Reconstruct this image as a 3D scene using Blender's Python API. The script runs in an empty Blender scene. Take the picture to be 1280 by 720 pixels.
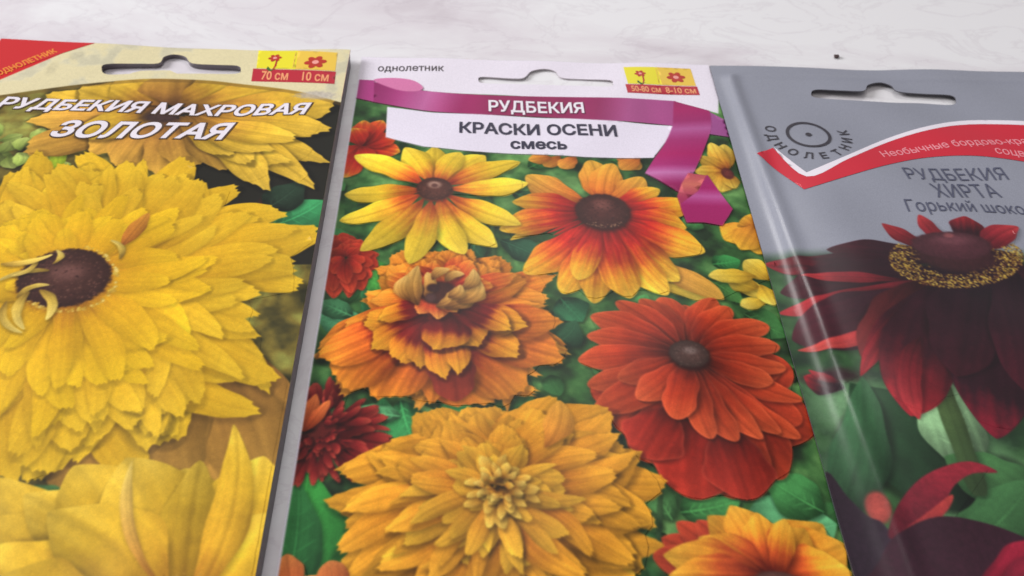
import bpy, math, random
import numpy as np
from mathutils import Vector, Matrix
from mathutils.geometry import delaunay_2d_cdt, intersect_point_line

MM = 0.001
sc = bpy.context.scene
COL = sc.collection

# ------------------------------------------------------------------ camera
CAM_H, FPX, PITCH, ROLL = 124.0, 1100.0, math.radians(46.0), math.radians(1.5)
cd = bpy.data.cameras.new('camera')
cam = bpy.data.objects.new('camera', cd)
COL.objects.link(cam)
cd.sensor_width = 36.0
cd.lens = FPX / 1280 * 36.0
cd.clip_start = 0.005
cd.clip_end = 20
cd.dof.use_dof = True
cd.dof.focus_distance = 0.172
cd.dof.aperture_fstop = 30
fwd = Vector((0, math.cos(PITCH), -math.sin(PITCH)))
up0 = Vector((0, math.sin(PITCH), math.cos(PITCH)))
rt0 = Vector((1, 0, 0))
rt = rt0 * math.cos(ROLL) + up0 * math.sin(ROLL)
up = -rt0 * math.sin(ROLL) + up0 * math.cos(ROLL)
cam.matrix_world = Matrix(((rt.x, up.x, -fwd.x, 0), (rt.y, up.y, -fwd.y, 0),
                           (rt.z, up.z, -fwd.z, CAM_H * MM), (0, 0, 0, 1)))
sc.camera = cam

# ------------------------------------------------------------------ light
w = bpy.data.worlds.new("World")
sc.world = w
w.use_nodes = True
bg = w.node_tree.nodes['Background']
bg.inputs[0].default_value = (0.95, 0.94, 0.98, 1)
bg.inputs[1].default_value = 0.27


def area(name, loc, target, sx, sy, power, color):
    l = bpy.data.lights.new(name, 'AREA')
    l.shape = 'RECTANGLE'
    l.size, l.size_y, l.energy, l.color = sx, sy, power, color
    o = bpy.data.objects.new(name, l)
    COL.objects.link(o)
    o.location = loc
    o.rotation_euler = (Vector(target) - Vector(loc)).to_track_quat('-Z', 'Y').to_euler()
    return o


area('window_light', (-1.25, 0.34, 0.68), (0, 0.13, 0), 0.55, 0.5, 21, (0.97, 0.97, 1.0))
area('room_light', (-0.25, -0.35, 1.3), (0, 0.12, 0), 0.8, 0.8, 3.2, (1.0, 0.95, 0.92))
area('sheen_softbox', (0.02, 0.95, 0.95), (0, 0.12, 0), 0.26, 0.2, 3.0, (1.0, 0.98, 0.96))  # added softbox, unseen; draws the sheen along the silver packet's fold
sc.view_settings.view_transform = 'Standard'
sc.view_settings.look = 'None'
sc.view_settings.exposure = 0.0
sc.view_settings.gamma = 1.0
sc.render.engine = 'CYCLES'
sc.render.resolution_x, sc.render.resolution_y = 1024, 576


# ------------------------------------------------------------------ helpers
def ray(px, py, z):
    u0, v0 = (px - 640) / FPX, (360 - py) / FPX
    d = fwd + rt * u0 + up * v0
    t = (z - CAM_H) / d.z
    return d.x * t, d.y * t


def sstep(a, b, x):
    t = np.clip((x - a) / (b - a), 0, 1)
    return t * t * (3 - 2 * t)


def s2l(c):
    c = c / 255.0
    return c / 12.92 if c <= 0.04045 else ((c + 0.055) / 1.055) ** 2.4


def rgb(c):
    return tuple(s2l(v) for v in c) + (1,)


def mat(name, color, rough=0.4, spec=0.5, bump=0.0, bscale=300, metallic=0.0):
    m = bpy.data.materials.new(name)
    m.use_nodes = True
    nt = m.node_tree
    b = nt.nodes['Principled BSDF']
    b.inputs['Base Color'].default_value = rgb(color)
    b.inputs['Roughness'].default_value = rough
    b.inputs['Metallic'].default_value = metallic
    b.inputs['Specular IOR Level'].default_value = spec
    if bump:
        tc = nt.nodes.new('ShaderNodeTexCoord')
        n = nt.nodes.new('ShaderNodeTexNoise')
        n.inputs['Scale'].default_value = bscale
        n.inputs['Detail'].default_value = 4
        bp = nt.nodes.new('ShaderNodeBump')
        bp.inputs['Strength'].default_value = bump
        bp.inputs['Distance'].default_value = 0.0004
        nt.links.new(tc.outputs['Object'], n.inputs['Vector'])
        nt.links.new(n.outputs['Fac'], bp.inputs['Height'])
        nt.links.new(bp.outputs['Normal'], b.inputs['Normal'])
    return m


def ramp(nt, stops, interp='LINEAR'):
    r = nt.nodes.new('ShaderNodeValToRGB')
    r.color_ramp.interpolation = interp
    e = r.color_ramp.elements
    while len(e) < len(stops):
        e.new(0.5)
    for k, (p, c) in enumerate(stops):
        e[k].position = p
        e[k].color = c
    return r


# ------------------------------------------------------------------ noise for the prints
def vnoise(h, w_, cell, rng, octs=1):
    out = np.zeros((h, w_), np.float32)
    amp, tot = 1.0, 0.0
    for _ in range(octs):
        gh, gw = int(h / cell) + 3, int(w_ / cell) + 3
        g = rng.random((gh, gw)).astype(np.float32)
        y = np.arange(h) / cell
        x = np.arange(w_) / cell
        y0, x0 = y.astype(int), x.astype(int)
        fy, fx = y - y0, x - x0
        fy = (fy * fy * (3 - 2 * fy))[:, None]
        fx = (fx * fx * (3 - 2 * fx))[None, :]
        a = g[y0][:, x0]; b = g[y0][:, x0 + 1]; c = g[y0 + 1][:, x0]; d = g[y0 + 1][:, x0 + 1]
        out += amp * ((a * (1 - fx) + b * fx) * (1 - fy) + (c * (1 - fx) + d * fx) * fy)
        tot += amp
        amp *= 0.5
        cell = max(cell / 2, 1.0)
    return out / tot


def smooth_poly(pts, n=6, closed=True):
    out = []
    N = len(pts)
    rngk = range(N) if closed else range(N - 1)
    for k in rngk:
        if closed:
            p0, p1, p2, p3 = pts[k - 1], pts[k], pts[(k + 1) % N], pts[(k + 2) % N]
        else:
            p0, p1, p2, p3 = pts[max(k - 1, 0)], pts[k], pts[k + 1], pts[min(k + 2, N - 1)]
        for j in range(n):
            t = j / n
            out.append(tuple(0.5 * (2 * p1[i] + (p2[i] - p0[i]) * t + (2 * p0[i] - 5 * p1[i] + 4 * p2[i] - p3[i]) * t * t
                                    + (3 * p1[i] - p0[i] - 3 * p2[i] + p3[i]) * t ** 3) for i in (0, 1)))
    if not closed:
        out.append(tuple(pts[-1]))
    return out


# ------------------------------------------------------------------ packet: shape + printed sheet
RES = 9.0           # printed dots per millimetre


class Packet:
    def __init__(s, tl, tr, bl, W, L, zfun, base_rgb, seed):
        s.W, s.L, s.zfun = W, L, zfun
        z0 = float(zfun(0.0, 0.0))
        s.tl = np.array(ray(*tl, z0))
        e = np.array(ray(*tr, z0)) - s.tl
        s.ex = e / np.linalg.norm(e)
        d = np.array(ray(*bl, float(zfun(0.0, 140.0)))) - s.tl
        s.ey = d / np.linalg.norm(d)
        s.inv = np.linalg.inv(np.column_stack([s.ex, s.ey]))
        s.h, s.w = int(L * RES), int(W * RES)
        s.C = np.empty((s.h, s.w, 3), np.float32)
        s.C[:] = base_rgb
        s.rng = np.random.default_rng(seed)
        s.mask = None
        s.grid = 1.15
        s.grainA = vnoise(s.h, s.w, 5, s.rng, 3)
        s.grainB = vnoise(s.h, s.w, 40, s.rng, 3)

    def loc(s, px, py):
        """photograph position -> millimetres on the printed sheet"""
        z = 1.0
        for _ in range(6):
            p = np.array(ray(px, py, z))
            a, b = s.inv @ (p - s.tl)
            z = float(s.zfun(a, b))
        return float(a), float(b)

    def world(s, a, b, off=0.0):
        p = s.tl + s.ex * a + s.ey * b
        return (p[0] * MM, p[1] * MM, (float(s.zfun(a, b)) + off) * MM)

    # ---- painting
    def blend(s, y0, y1, x0, x1, alpha, col, markmask=True):
        a = alpha[..., None]
        s.C[y0:y1, x0:x1] = s.C[y0:y1, x0:x1] * (1 - a) + col * a
        if s.mask is not None and markmask:
            m = s.mask[y0:y1, x0:x1]
            np.maximum(m, alpha, out=m)

    def petal(s, base, tip, wd, stops, bend=0.0, p=1.25, q=0.7, teeth=0.0, streak=0.12, rim=0.0,
              shadow=0.45, vary=0.06, cyl=0.25, px=True, rib=0.10):
        rng = s.rng
        if px:
            base, tip = s.loc(*base), s.loc(*tip)
        B, T = np.array(base) * RES, np.array(tip) * RES
        Lp = np.linalg.norm(T - B)
        if Lp < 2:
            return
        wp = wd * RES
        d = (T - B) / Lp
        nrm = np.array([-d[1], d[0]])
        pad = wp * 1.3 + abs(bend) * Lp + 12
        x0 = int(max(0, min(B[0], T[0]) - pad)); x1 = int(min(s.w, max(B[0], T[0]) + pad))
        y0 = int(max(0, min(B[1], T[1]) - pad)); y1 = int(min(s.h, max(B[1], T[1]) + pad))
        if x1 <= x0 or y1 <= y0:
            return
        X, Y = np.meshgrid(np.arange(x0, x1, dtype=np.float32), np.arange(y0, y1, dtype=np.float32))

        def field(ox, oy):
            u = (X - ox - B[0]) * d[0] + (Y - oy - B[1]) * d[1]
            v = (X - ox - B[0]) * nrm[0] + (Y - oy - B[1]) * nrm[1]
            t = u / Lp
            v = v - bend * Lp * 4 * t * (1 - t)
            return t, v
        t, v = field(0, 0)
        ph = rng.random() * 6
        vn = v / max(wp, 1)
        te = t
        if teeth:
            te = t + teeth * (0.5 - 0.5 * np.cos(vn * 6.0 + ph)) * sstep(0.6, 1, t) + teeth * 0.5 * np.abs(np.sin(vn * 11 + ph * 2)) * sstep(.7, 1, t)
        tc = np.clip(te, 0.0, 1.0)
        wob = 1 + 0.10 * np.sin(t * 7 + ph) + 0.05 * np.sin(t * 17 + ph * 3)
        prof = np.power(np.maximum(np.sin(np.pi * np.power(tc, p)), 0), q) * wob
        dist = wp * prof - np.abs(v)
        dist = np.where((te > 1) | (te < 0), -4, dist)
        alpha = np.clip(dist * 0.8 + 0.5, 0, 1)
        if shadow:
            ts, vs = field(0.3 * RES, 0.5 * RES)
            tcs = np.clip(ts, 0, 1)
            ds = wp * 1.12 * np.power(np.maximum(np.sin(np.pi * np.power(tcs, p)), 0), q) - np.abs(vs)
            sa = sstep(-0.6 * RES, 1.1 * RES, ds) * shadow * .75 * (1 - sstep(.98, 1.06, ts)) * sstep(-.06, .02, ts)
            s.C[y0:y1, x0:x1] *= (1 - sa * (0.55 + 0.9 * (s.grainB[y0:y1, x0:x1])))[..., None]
        g = s.grainA[y0:y1, x0:x1]
        gb = s.grainB[y0:y1, x0:x1]
        k1, k2 = 9 + 5 * rng.random(), 19 + 8 * rng.random()
        st = np.sin(vn * k1 + ph + 2.2 * (gb - .5)) * 0.6 + np.sin(vn * k2 + ph * 2 + 3 * (g - .5)) * 0.4
        tt = np.clip(t + st * 0.05 + (gb - 0.5) * 0.16 + (rng.random() - .5) * 0.12, 0, 1)
        ks = [k for k, _ in stops]
        cs = np.array([c for _, c in stops], np.float32)
        col = np.stack([np.interp(tt, ks, cs[:, i]) for i in range(3)], -1).astype(np.float32)
        side = rng.choice([-1, 1]) if abs(nrm[0]) + abs(nrm[1]) < .1 else np.sign(nrm[0] + nrm[1] * 1.5)
        fine = np.sin(vn * (26 + 9 * rng.random()) + ph * 3 + 5 * (gb - .5) + 2 * t) * np.clip(g * 1.6 - .3, 0, 1)
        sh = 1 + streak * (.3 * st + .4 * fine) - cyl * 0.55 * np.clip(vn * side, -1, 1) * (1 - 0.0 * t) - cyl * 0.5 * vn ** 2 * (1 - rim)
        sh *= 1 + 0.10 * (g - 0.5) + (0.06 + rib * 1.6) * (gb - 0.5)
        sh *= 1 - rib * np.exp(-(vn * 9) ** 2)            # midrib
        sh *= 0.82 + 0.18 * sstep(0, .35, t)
        sh *= 1 + vary * rng.standard_normal()
        col = col * sh[..., None]
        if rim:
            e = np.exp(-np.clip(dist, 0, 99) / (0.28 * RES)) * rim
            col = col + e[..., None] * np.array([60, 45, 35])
        s.blend(y0, y1, x0, x1, alpha.astype(np.float32), np.clip(col, 0, 250))

    def poly(s, pts, fn, soft=1.0, px=True, alpha=1.0, mark=True):
        """fill a polygon; fn(a_mm, b_mm) -> colour array"""
        P = np.array([s.loc(*p) for p in pts] if px else pts) * RES
        x0, y0 = np.maximum(np.floor(P.min(0)).astype(int) - 1, 0)
        x1 = min(s.w, int(P[:, 0].max()) + 2); y1 = min(s.h, int(P[:, 1].max()) + 2)
        if x1 <= x0 or y1 <= y0:
            return
        acc = np.zeros((y1 - y0, x1 - x0), np.float32)
        for oy in (.17, .5, .83):
            for ox in (.17, .5, .83):
                X, Y = np.meshgrid(np.arange(x0, x1) + ox, np.arange(y0, y1) + oy)
                ins = np.zeros(X.shape, bool)
                for k in range(len(P)):
                    xa, ya = P[k - 1]; xb, yb = P[k]
                    if ya == yb:
                        continue
                    c = ((ya > Y) != (yb > Y)) & (X < (xb - xa) * (Y - ya) / (yb - ya) + xa)
                    ins ^= c
                acc += ins
        acc *= alpha / 9
        X, Y = np.meshgrid((np.arange(x0, x1) + .5) / RES, (np.arange(y0, y1) + .5) / RES)
        col = fn(X, Y) if callable(fn) else np.array(fn, np.float32) * np.ones(X.shape + (1,), np.float32)
        s.blend(y0, y1, x0, x1, acc, col.astype(np.float32), mark)

    def blob(s, c, rx, ry, col, soft=0.5, alpha=1.0, dark=0.35, rough=0.0, mark=True):
        """shaded ellipse, radii in photo pixels; soft = share of the radius that fades"""
        a, b = s.loc(*c)
        r1 = abs(s.loc(c[0] + rx, c[1])[0] - s.loc(c[0] - rx, c[1])[0]) / 2 * RES
        r2 = abs(s.loc(c[0], c[1] + ry)[1] - s.loc(c[0], c[1] - ry)[1]) / 2 * RES
        cx, cy = a * RES, b * RES
        x0, x1 = int(max(0, cx - r1 * 1.1 - 2)), int(min(s.w, cx + r1 * 1.1 + 2))
        y0, y1 = int(max(0, cy - r2 * 1.1 - 2)), int(min(s.h, cy + r2 * 1.1 + 2))
        if x1 <= x0 or y1 <= y0:
            return
        X, Y = np.meshgrid(np.arange(x0, x1), np.arange(y0, y1))
        r = np.sqrt(((X - cx) / r1) ** 2 + ((Y - cy) / r2) ** 2)
        r = r + rough * (s.grainA[y0:y1, x0:x1] - .5)
        al = (1 - sstep(1 - soft, 1, r)) * alpha
        sh = 1 - dark * (r ** 2) + 0.25 * (s.grainA[y0:y1, x0:x1] - .5)
        s.blend(y0, y1, x0, x1, al.astype(np.float32), np.array(col, np.float32) * sh[..., None], mark)

    def specks(s, c, rx, ry, n, cols, r=(.12, .3), ring=0.0, arc=(0, 6.2832)):
        for _ in range(n):
            th = arc[0] + (arc[1] - arc[0]) * s.rng.random()
            rr = ring + (1 - ring) * math.sqrt(s.rng.random())
            x, y = c[0] + rx * rr * math.cos(th), c[1] + ry * rr * math.sin(th)
            k = s.rng.integers(len(cols))
            sz = (r[0] + (r[1] - r[0]) * s.rng.random()) * 7
            s.blob((x, y), sz, sz * .8, cols[k], .5, .9, .2)

    def double(s, c, outline, layers, stops, **kw):
        """a full flower head: rings of petals reaching to shares of an outline"""
        O = np.array(smooth_poly(outline, 8)) - np.array(c)
        th = np.arctan2(O[:, 1], O[:, 0]); rr = np.hypot(O[:, 0], O[:, 1])
        o = np.argsort(th); th, rr = th[o], rr[o]
        for (fr, n, wd, inner, arc) in layers:
            lst = []
            ph = s.rng.random() * 6
            for k in range(n):
                a = ph + (k + 0.35 * (s.rng.random() - .5)) * 2 * math.pi / n
                a = (a + math.pi) % (2 * math.pi) - math.pi
                if arc and not (arc[0] <= a <= arc[1]):
                    continue
                r = np.interp(a, th, rr, period=2 * math.pi) * fr * (0.93 + 0.1 * s.rng.random())
                lst.append((c[0] + r * math.cos(a), c[1] + r * math.sin(a), a, r))
            lst.sort(key=lambda q_: q_[1] + 12 * s.rng.random())
            for (x, y, a, r) in lst:
                ir = inner * r
                sc_ = (0.85 + .3 * s.rng.random())
                st = stops(fr) if callable(stops) else stops
                s.petal((c[0] + ir * math.cos(a), c[1] + ir * math.sin(a)), (x, y), wd * sc_, st,
                        bend=0.05 * s.rng.standard_normal(), **kw)

    def full(s, c, outline, n, wd, r1, r0, stops, drop=(0, 0), jit=.1, skip=None, inner=.06, **kw):
        """a full head whose petals shorten steadily, and unevenly, from the outside in"""
        O = np.array(smooth_poly(outline, 8)) - np.array(c)
        th = np.arctan2(O[:, 1], O[:, 0]); rr = np.hypot(O[:, 0], O[:, 1])
        o = np.argsort(th); th, rr = th[o], rr[o]
        a = 6 * s.rng.random()
        for k in range(n):
            f = k / (n - 1)
            a += 2.39996 + .35 * (s.rng.random() - .5)
            fr = r1 + (r0 - r1) * f ** .8 + jit * (s.rng.random() - .5) * (1 if f > .25 else .35)
            aa = (a + math.pi) % (2 * math.pi) - math.pi
            if skip and skip[0] < aa < skip[1] and f > skip[2]:
                continue
            r = np.interp(aa, th, rr, period=2 * math.pi) * fr
            cx_, cy_ = c[0] + drop[0] * (1 - f), c[1] + drop[1] * (1 - f)
            x, y = c[0] + r * math.cos(aa), c[1] + r * math.sin(aa)
            bx, by = cx_ + (x - cx_) * inner, cy_ + (y - cy_) * inner
            ww = (wd[0] + (wd[1] - wd[0]) * f) * (.75 + .5 * s.rng.random())
            st = stops(fr) if callable(stops) else stops
            s.petal((bx, by), (x, y), ww, st, bend=.07 * s.rng.standard_normal(), **kw)

    def begin(s):
        s.mask = np.zeros((s.h, s.w), np.float32)

    def end(s, c):
        """outline of what was painted since begin(), seen from its centre, in mm"""
        cx, cy = s.loc(*c)
        cx = min(max(cx, 1.5), s.W - 1.5); cy = min(max(cy, 1.5), s.L - 1.5)
        out = []
        rr = np.arange(0, 110, 0.15)
        for k in range(84):
            a = k / 84 * 2 * math.pi
            x = cx + rr * math.cos(a); y = cy + rr * math.sin(a)
            ok = (x > .5) & (x < s.W - .5) & (y > .5) & (y < s.L - .5)
            xi = np.clip((x * RES).astype(int), 0, s.w - 1); yi = np.clip((y * RES).astype(int), 0, s.h - 1)
            m = (s.mask[yi, xi] > .4) & ok
            r = rr[m].max() if m.any() else 1.0
            r = max(r, 1.0)
            r = min(r, rr[ok].max())
            out.append((cx + r * math.cos(a), cy + r * math.sin(a)))
        s.mask = None
        c_ = np.array([cx, cy]); O = np.array(out) - c_
        r_ = np.hypot(O[:, 0], O[:, 1])
        r2 = np.median(np.stack([np.roll(r_, k) for k in (-1, 0, 1)]), 0)
        O *= (np.minimum(r_, r2) / r_)[:, None]
        return [tuple(p) for p in (O + c_)]


def inside(poly, x, y):
    c = False
    for k in range(len(poly)):
        xa, ya = poly[k - 1]; xb, yb = poly[k]
        if (ya > y) != (yb > y) and x < (xb - xa) * (y - ya) / (yb - ya) + xa:
            c = not c
    return c


def tri_region(pk, outer, holes, grid=None):
    """triangulate a region of the sheet with holes; returns 2D verts and faces"""
    grid = grid or pk.grid
    pts = [Vector(p) for p in outer]
    faces_in = [list(range(len(outer)))]
    edges = []
    base = 0
    n = len(outer)
    edges += [(k, (k + 1) % n) for k in range(n)]
    for h in holes:
        b = len(pts)
        pts += [Vector(p) for p in h]
        edges += [(b + k, b + (k + 1) % len(h)) for k in range(len(h))]
    xs = [p[0] for p in outer]; ys = [p[1] for p in outer]
    P = np.array(outer)
    gx = np.arange(math.floor(min(xs) / grid) * grid, max(xs), grid)
    gy = np.arange(math.floor(min(ys) / grid) * grid, max(ys), grid)
    X, Y = np.meshgrid(gx, gy)
    X, Y = X.ravel(), Y.ravel()

    def pin(poly, X, Y):
        ins = np.zeros(X.shape, bool)
        for k in range(len(poly)):
            xa, ya = poly[k - 1]; xb, yb = poly[k]
            if ya == yb: continue
            ins ^= ((ya > Y) != (yb > Y)) & (X < (xb - xa) * (Y - ya) / (yb - ya) + xa)
        return ins
    ok = pin(outer, X, Y)
    for h in holes:
        ok &= ~pin(h, X, Y)
    allb = [outer] + list(holes)
    for poly in allb:
        for k in range(len(poly)):
            (xa, ya), (xb, yb) = poly[k - 1], poly[k]
            dx, dy = xb - xa, yb - ya
            l2 = dx * dx + dy * dy + 1e-9
            t = np.clip(((X - xa) * dx + (Y - ya) * dy) / l2, 0, 1)
            ok &= (X - xa - t * dx) ** 2 + (Y - ya - t * dy) ** 2 > (0.3 * grid) ** 2
    pts += [Vector((x, y)) for x, y in zip(X[ok], Y[ok])]
    v, _, f, _, _, _ = delaunay_2d_cdt(pts, edges, [], 0, 1e-5)
    cen = np.array([[sum(v[i][0] for i in t) / 3, sum(v[i][1] for i in t) / 3] for t in f])
    keep = pin(outer, cen[:, 0], cen[:, 1])
    for h in holes:
        keep &= ~pin(h, cen[:, 0], cen[:, 1])
    f = [t for t, k in zip(f, keep) if k]
    return [(p[0], p[1]) for p in v], f


def mesh_obj(name, verts, faces, m, parent=None, uvs=None, smooth=True):
    me = bpy.data.meshes.new(name)
    me.from_pydata(verts, [], faces)
    me.materials.append(m)
    if uvs is not None:
        uvl = me.uv_layers.new(name='UVMap')
        idx = np.empty(len(me.loops), np.int32)
        me.loops.foreach_get('vertex_index', idx)
        uvl.data.foreach_set('uv', np.array(uvs, np.float32)[idx].ravel())
    if smooth:
        me.polygons.foreach_set('use_smooth', [True] * len(me.polygons))
    me.update()
    o = bpy.data.objects.new(name, me)
    COL.objects.link(o)
    if parent:
        o.parent = parent
        o.matrix_parent_inverse = parent.matrix_world.inverted()
    return o


def root(name, label, cat, loc, group=None):
    o = bpy.data.objects.new(name, None)
    o.empty_display_size = 0.01
    COL.objects.link(o)
    o.location = loc
    bpy.context.view_layer.update()
    o.matrix_world = Matrix.Translation(loc)
    o['label'] = label
    o['category'] = cat
    if group:
        o['group'] = group
    return o


def decal(pk, name, outline, m, off, holes=(), label=None, parent=None, resample=True):
    """one printed piece of the sheet, lying on it and following its curve (outline in mm)"""
    pts = [(min(max(x, .0), pk.W), min(max(y, .0), pk.L)) for x, y in outline]
    clean = []
    for p in pts:
        if not clean or math.dist(p, clean[-1]) > 0.05:
            clean.append(p)
    if math.dist(clean[0], clean[-1]) < 0.05:
        clean.pop()
    dens = []
    for k in range(len(clean)):
        a, b = clean[k], clean[(k + 1) % len(clean)]
        n = max(1, int(math.dist(a, b) / pk.grid))
        dens += [(a[0] + (b[0] - a[0]) * j / n, a[1] + (b[1] - a[1]) * j / n) for j in range(n)]
    v, f = tri_region(pk, dens, list(holes))
    f = [tuple(t) for t in f]
    # faces upward
    V = [pk.world(x, y, off) for x, y in v]
    ff = []
    for t in f:
        a, b, c = (Vector(V[i]) for i in t[:3])
        ff.append(t if (b - a).cross(c - a).z > 0 else t[::-1])
    uv = [(x / pk.W, 1 - y / pk.L) for x, y in v]
    o = mesh_obj(name, V, ff, m, parent or pk.root, uv)
    if label:
        o['label'] = label
    return o


def print_material(pk, name, rough=0.38, spec=0.5, coat=0.0, bump=0.08):
    img = bpy.data.images.new(name + '_ink', pk.w, pk.h, alpha=False)
    C = pk.C
    for wts in ((.22, .56, .22), (.22, .56, .22), (.2, .6, .2)):     # the dots of the print run into each other
        for ax in (0, 1):
            C = wts[0] * np.concatenate([C.take([0], ax), C.take(range(C.shape[ax] - 1), ax)], ax) + wts[1] * C + \
                wts[2] * np.concatenate([C.take(range(1, C.shape[ax]), ax), C.take([-1], ax)], ax)
    C = C * (1 + .025 * (pk.rng.standard_normal((pk.h, pk.w, 1))))
    pk.C = C
    A = np.ones((pk.h, pk.w, 4), np.float32)
    A[..., :3] = np.clip(pk.C[::-1] / 255.0, 0, 1)
    img.pixels.foreach_set(A.ravel())
    img.update()
    img.pack()
    m = mat(name, (200, 200, 200), rough, spec, bump, 260)
    nt = m.node_tree
    b = nt.nodes['Principled BSDF']
    b.inputs['Coat Weight'].default_value = coat
    b.inputs['Coat Roughness'].default_value = 0.24
    t = nt.nodes.new('ShaderNodeTexImage')
    t.image = img
    t.interpolation = 'Linear'
    nt.links.new(t.outputs['Color'], b.inputs['Base Color'])
    return m


_txt = {}


def text_tris(s, bold=0.0):
    key = (s, bold)
    if key not in _txt:
        cu = bpy.data.curves.new('glyphs', 'FONT')
        cu.body = s
        cu.size = 1
        cu.resolution_u = 4
        cu.fill_mode = 'NONE'
        o = bpy.data.objects.new('glyphs', cu)
        COL.objects.link(o)
        dg = bpy.context.evaluated_depsgraph_get()
        me = o.evaluated_get(dg).to_mesh()
        pv = np.array([tuple(x.co)[:2] for x in me.vertices])
        ed = [tuple(e.vertices) for e in me.edges]
        o.evaluated_get(dg).to_mesh_clear()
        # walk the contours and push them outward for bold strokes
        nb = {}
        for a, b in ed:
            nb.setdefault(a, []).append(b); nb.setdefault(b, []).append(a)
        seen, loops = set(), []
        for st in nb:
            if st in seen:
                continue
            lp, prev, cur = [st], None, st
            seen.add(st)
            while True:
                nx = [q for q in nb[cur] if q != prev and q not in seen]
                if not nx:
                    break
                prev, cur = cur, nx[0]
                seen.add(cur); lp.append(cur)
            loops.append(lp)
        directed = set(ed)
        info = []
        for lp in loops:
            fw = (lp[0], lp[1 % len(lp)]) in directed
            x, y = pv[lp][:, 0], pv[lp][:, 1]
            ar = (x * np.roll(y, -1) - np.roll(x, -1) * y).sum() * (1 if fw else -1)
            info.append((ar, x.min(), x.max()))
        ed = []
        new = pv.copy()
        for lp in loops:
            p = pv[lp]
            if (lp[0], lp[1 % len(lp)]) not in directed:
                lp = lp[::-1]; p = p[::-1]
            lo_, hi_ = p[:, 0].min(), p[:, 0].max()
            big = max((q for q in info if q[1] <= (lo_ + hi_) / 2 <= q[2]), key=lambda q: abs(q[0]))[0]
            grow = bold if big > 0 else -bold
            e1 = p - np.roll(p, 1, 0); e2_ = np.roll(p, -1, 0) - p
            e1 /= np.linalg.norm(e1, axis=1)[:, None] + 1e-9; e2_ /= np.linalg.norm(e2_, axis=1)[:, None] + 1e-9
            n_ = np.stack([e1[:, 1] + e2_[:, 1], -e1[:, 0] - e2_[:, 0]], -1)
            ln = np.linalg.norm(n_, axis=1)[:, None] + 1e-9
            new[lp] = p + n_ / ln * grow * np.minimum(2 / ln, 1.8)
            ed += [(lp[k], lp[(k + 1) % len(lp)]) for k in range(len(lp))]
        pv = new
        v2, e2, f2, _, _, _ = delaunay_2d_cdt([Vector(p) for p in pv], ed, [], 0, 1e-6)
        v = np.array([(p[0], p[1]) for p in v2])
        f2 = [tuple(t) for t in f2]
        cen = np.array([v[list(t)].mean(0) for t in f2])
        win = np.zeros(len(cen), int)
        for a, b in ed:
            (xa, ya), (xb, yb) = pv[a], pv[b]
            if ya == yb:
                continue
            hit = ((ya > cen[:, 1]) != (yb > cen[:, 1])) & (cen[:, 0] < (xb - xa) * (cen[:, 1] - ya) / (yb - ya) + xa)
            win += np.where(hit, 1 if yb > ya else -1, 0)
        f = [t for t, k in zip(f2, win) if k != 0]
        bpy.data.objects.remove(o)
        bpy.data.curves.remove(cu)
        _txt[key] = (v, f)
    return _txt[key]


def up_faces(V, f):
    """wind every glyph triangle upward and drop slivers"""
    out = []
    for t in f:
        ar = sum(V[t[k - 1]][0] * V[t[k]][1] - V[t[k]][0] * V[t[k - 1]][1] for k in range(len(t)))
        if abs(ar) > 1e-13:
            out.append(t if ar > 0 else t[::-1])
    return out


def lettering(pk, s, p0, p1, hpx, m, off, bold=0.0, shear=0.0, outline=None, om=None, shift=(0, 0), parent=None, label=None, curve=None):
    """text whose inked box runs from p0 to p1 along its foot and is hpx tall in the photograph"""
    v, f = text_tris(s, bold)
    lo, hi = v.min(0), v.max(0)
    A, B = np.array(pk.loc(*p0)), np.array(pk.loc(*p1))
    mid = ((p0[0] + p1[0]) / 2, (p0[1] + p1[1]) / 2)
    top = np.array(pk.loc(mid[0], mid[1] - hpx)); bot = np.array(pk.loc(*mid))
    H = abs(top[1] - bot[1])
    Wd = np.linalg.norm(B - A) - abs(shear) * H
    d = (B - A) / np.linalg.norm(B - A)
    n = np.array([d[1], -d[0]])

    def put(v, lo, hi, grow=0.0, o=0.0, shf=(0, 0)):
        u = (v - lo) / (hi - lo)
        out = []
        for x, y in u:
            xx = x * Wd + shear * y * H
            yy = y * H
            if curve:
                yy += curve * H * 4 * x * (1 - x)
            q = A + d * xx + n * yy
            out.append(pk.world(q[0] + shf[0], q[1] + shf[1], o))
        return out

    up = up_faces
    V = put(v, lo, hi, 0, off)
    ob = mesh_obj('lettering', V, up(V, f), m, parent or pk.root, smooth=False)
    if label:
        ob['label'] = label
    if outline:
        v2, f2 = text_tris(s, bold + outline)
        V2 = put(v2, lo, hi, 0, off - 0.02, shift)
        mesh_obj('lettering_outline', V2, up(V2, f2), om, ob, smooth=False)
    return ob


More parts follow.
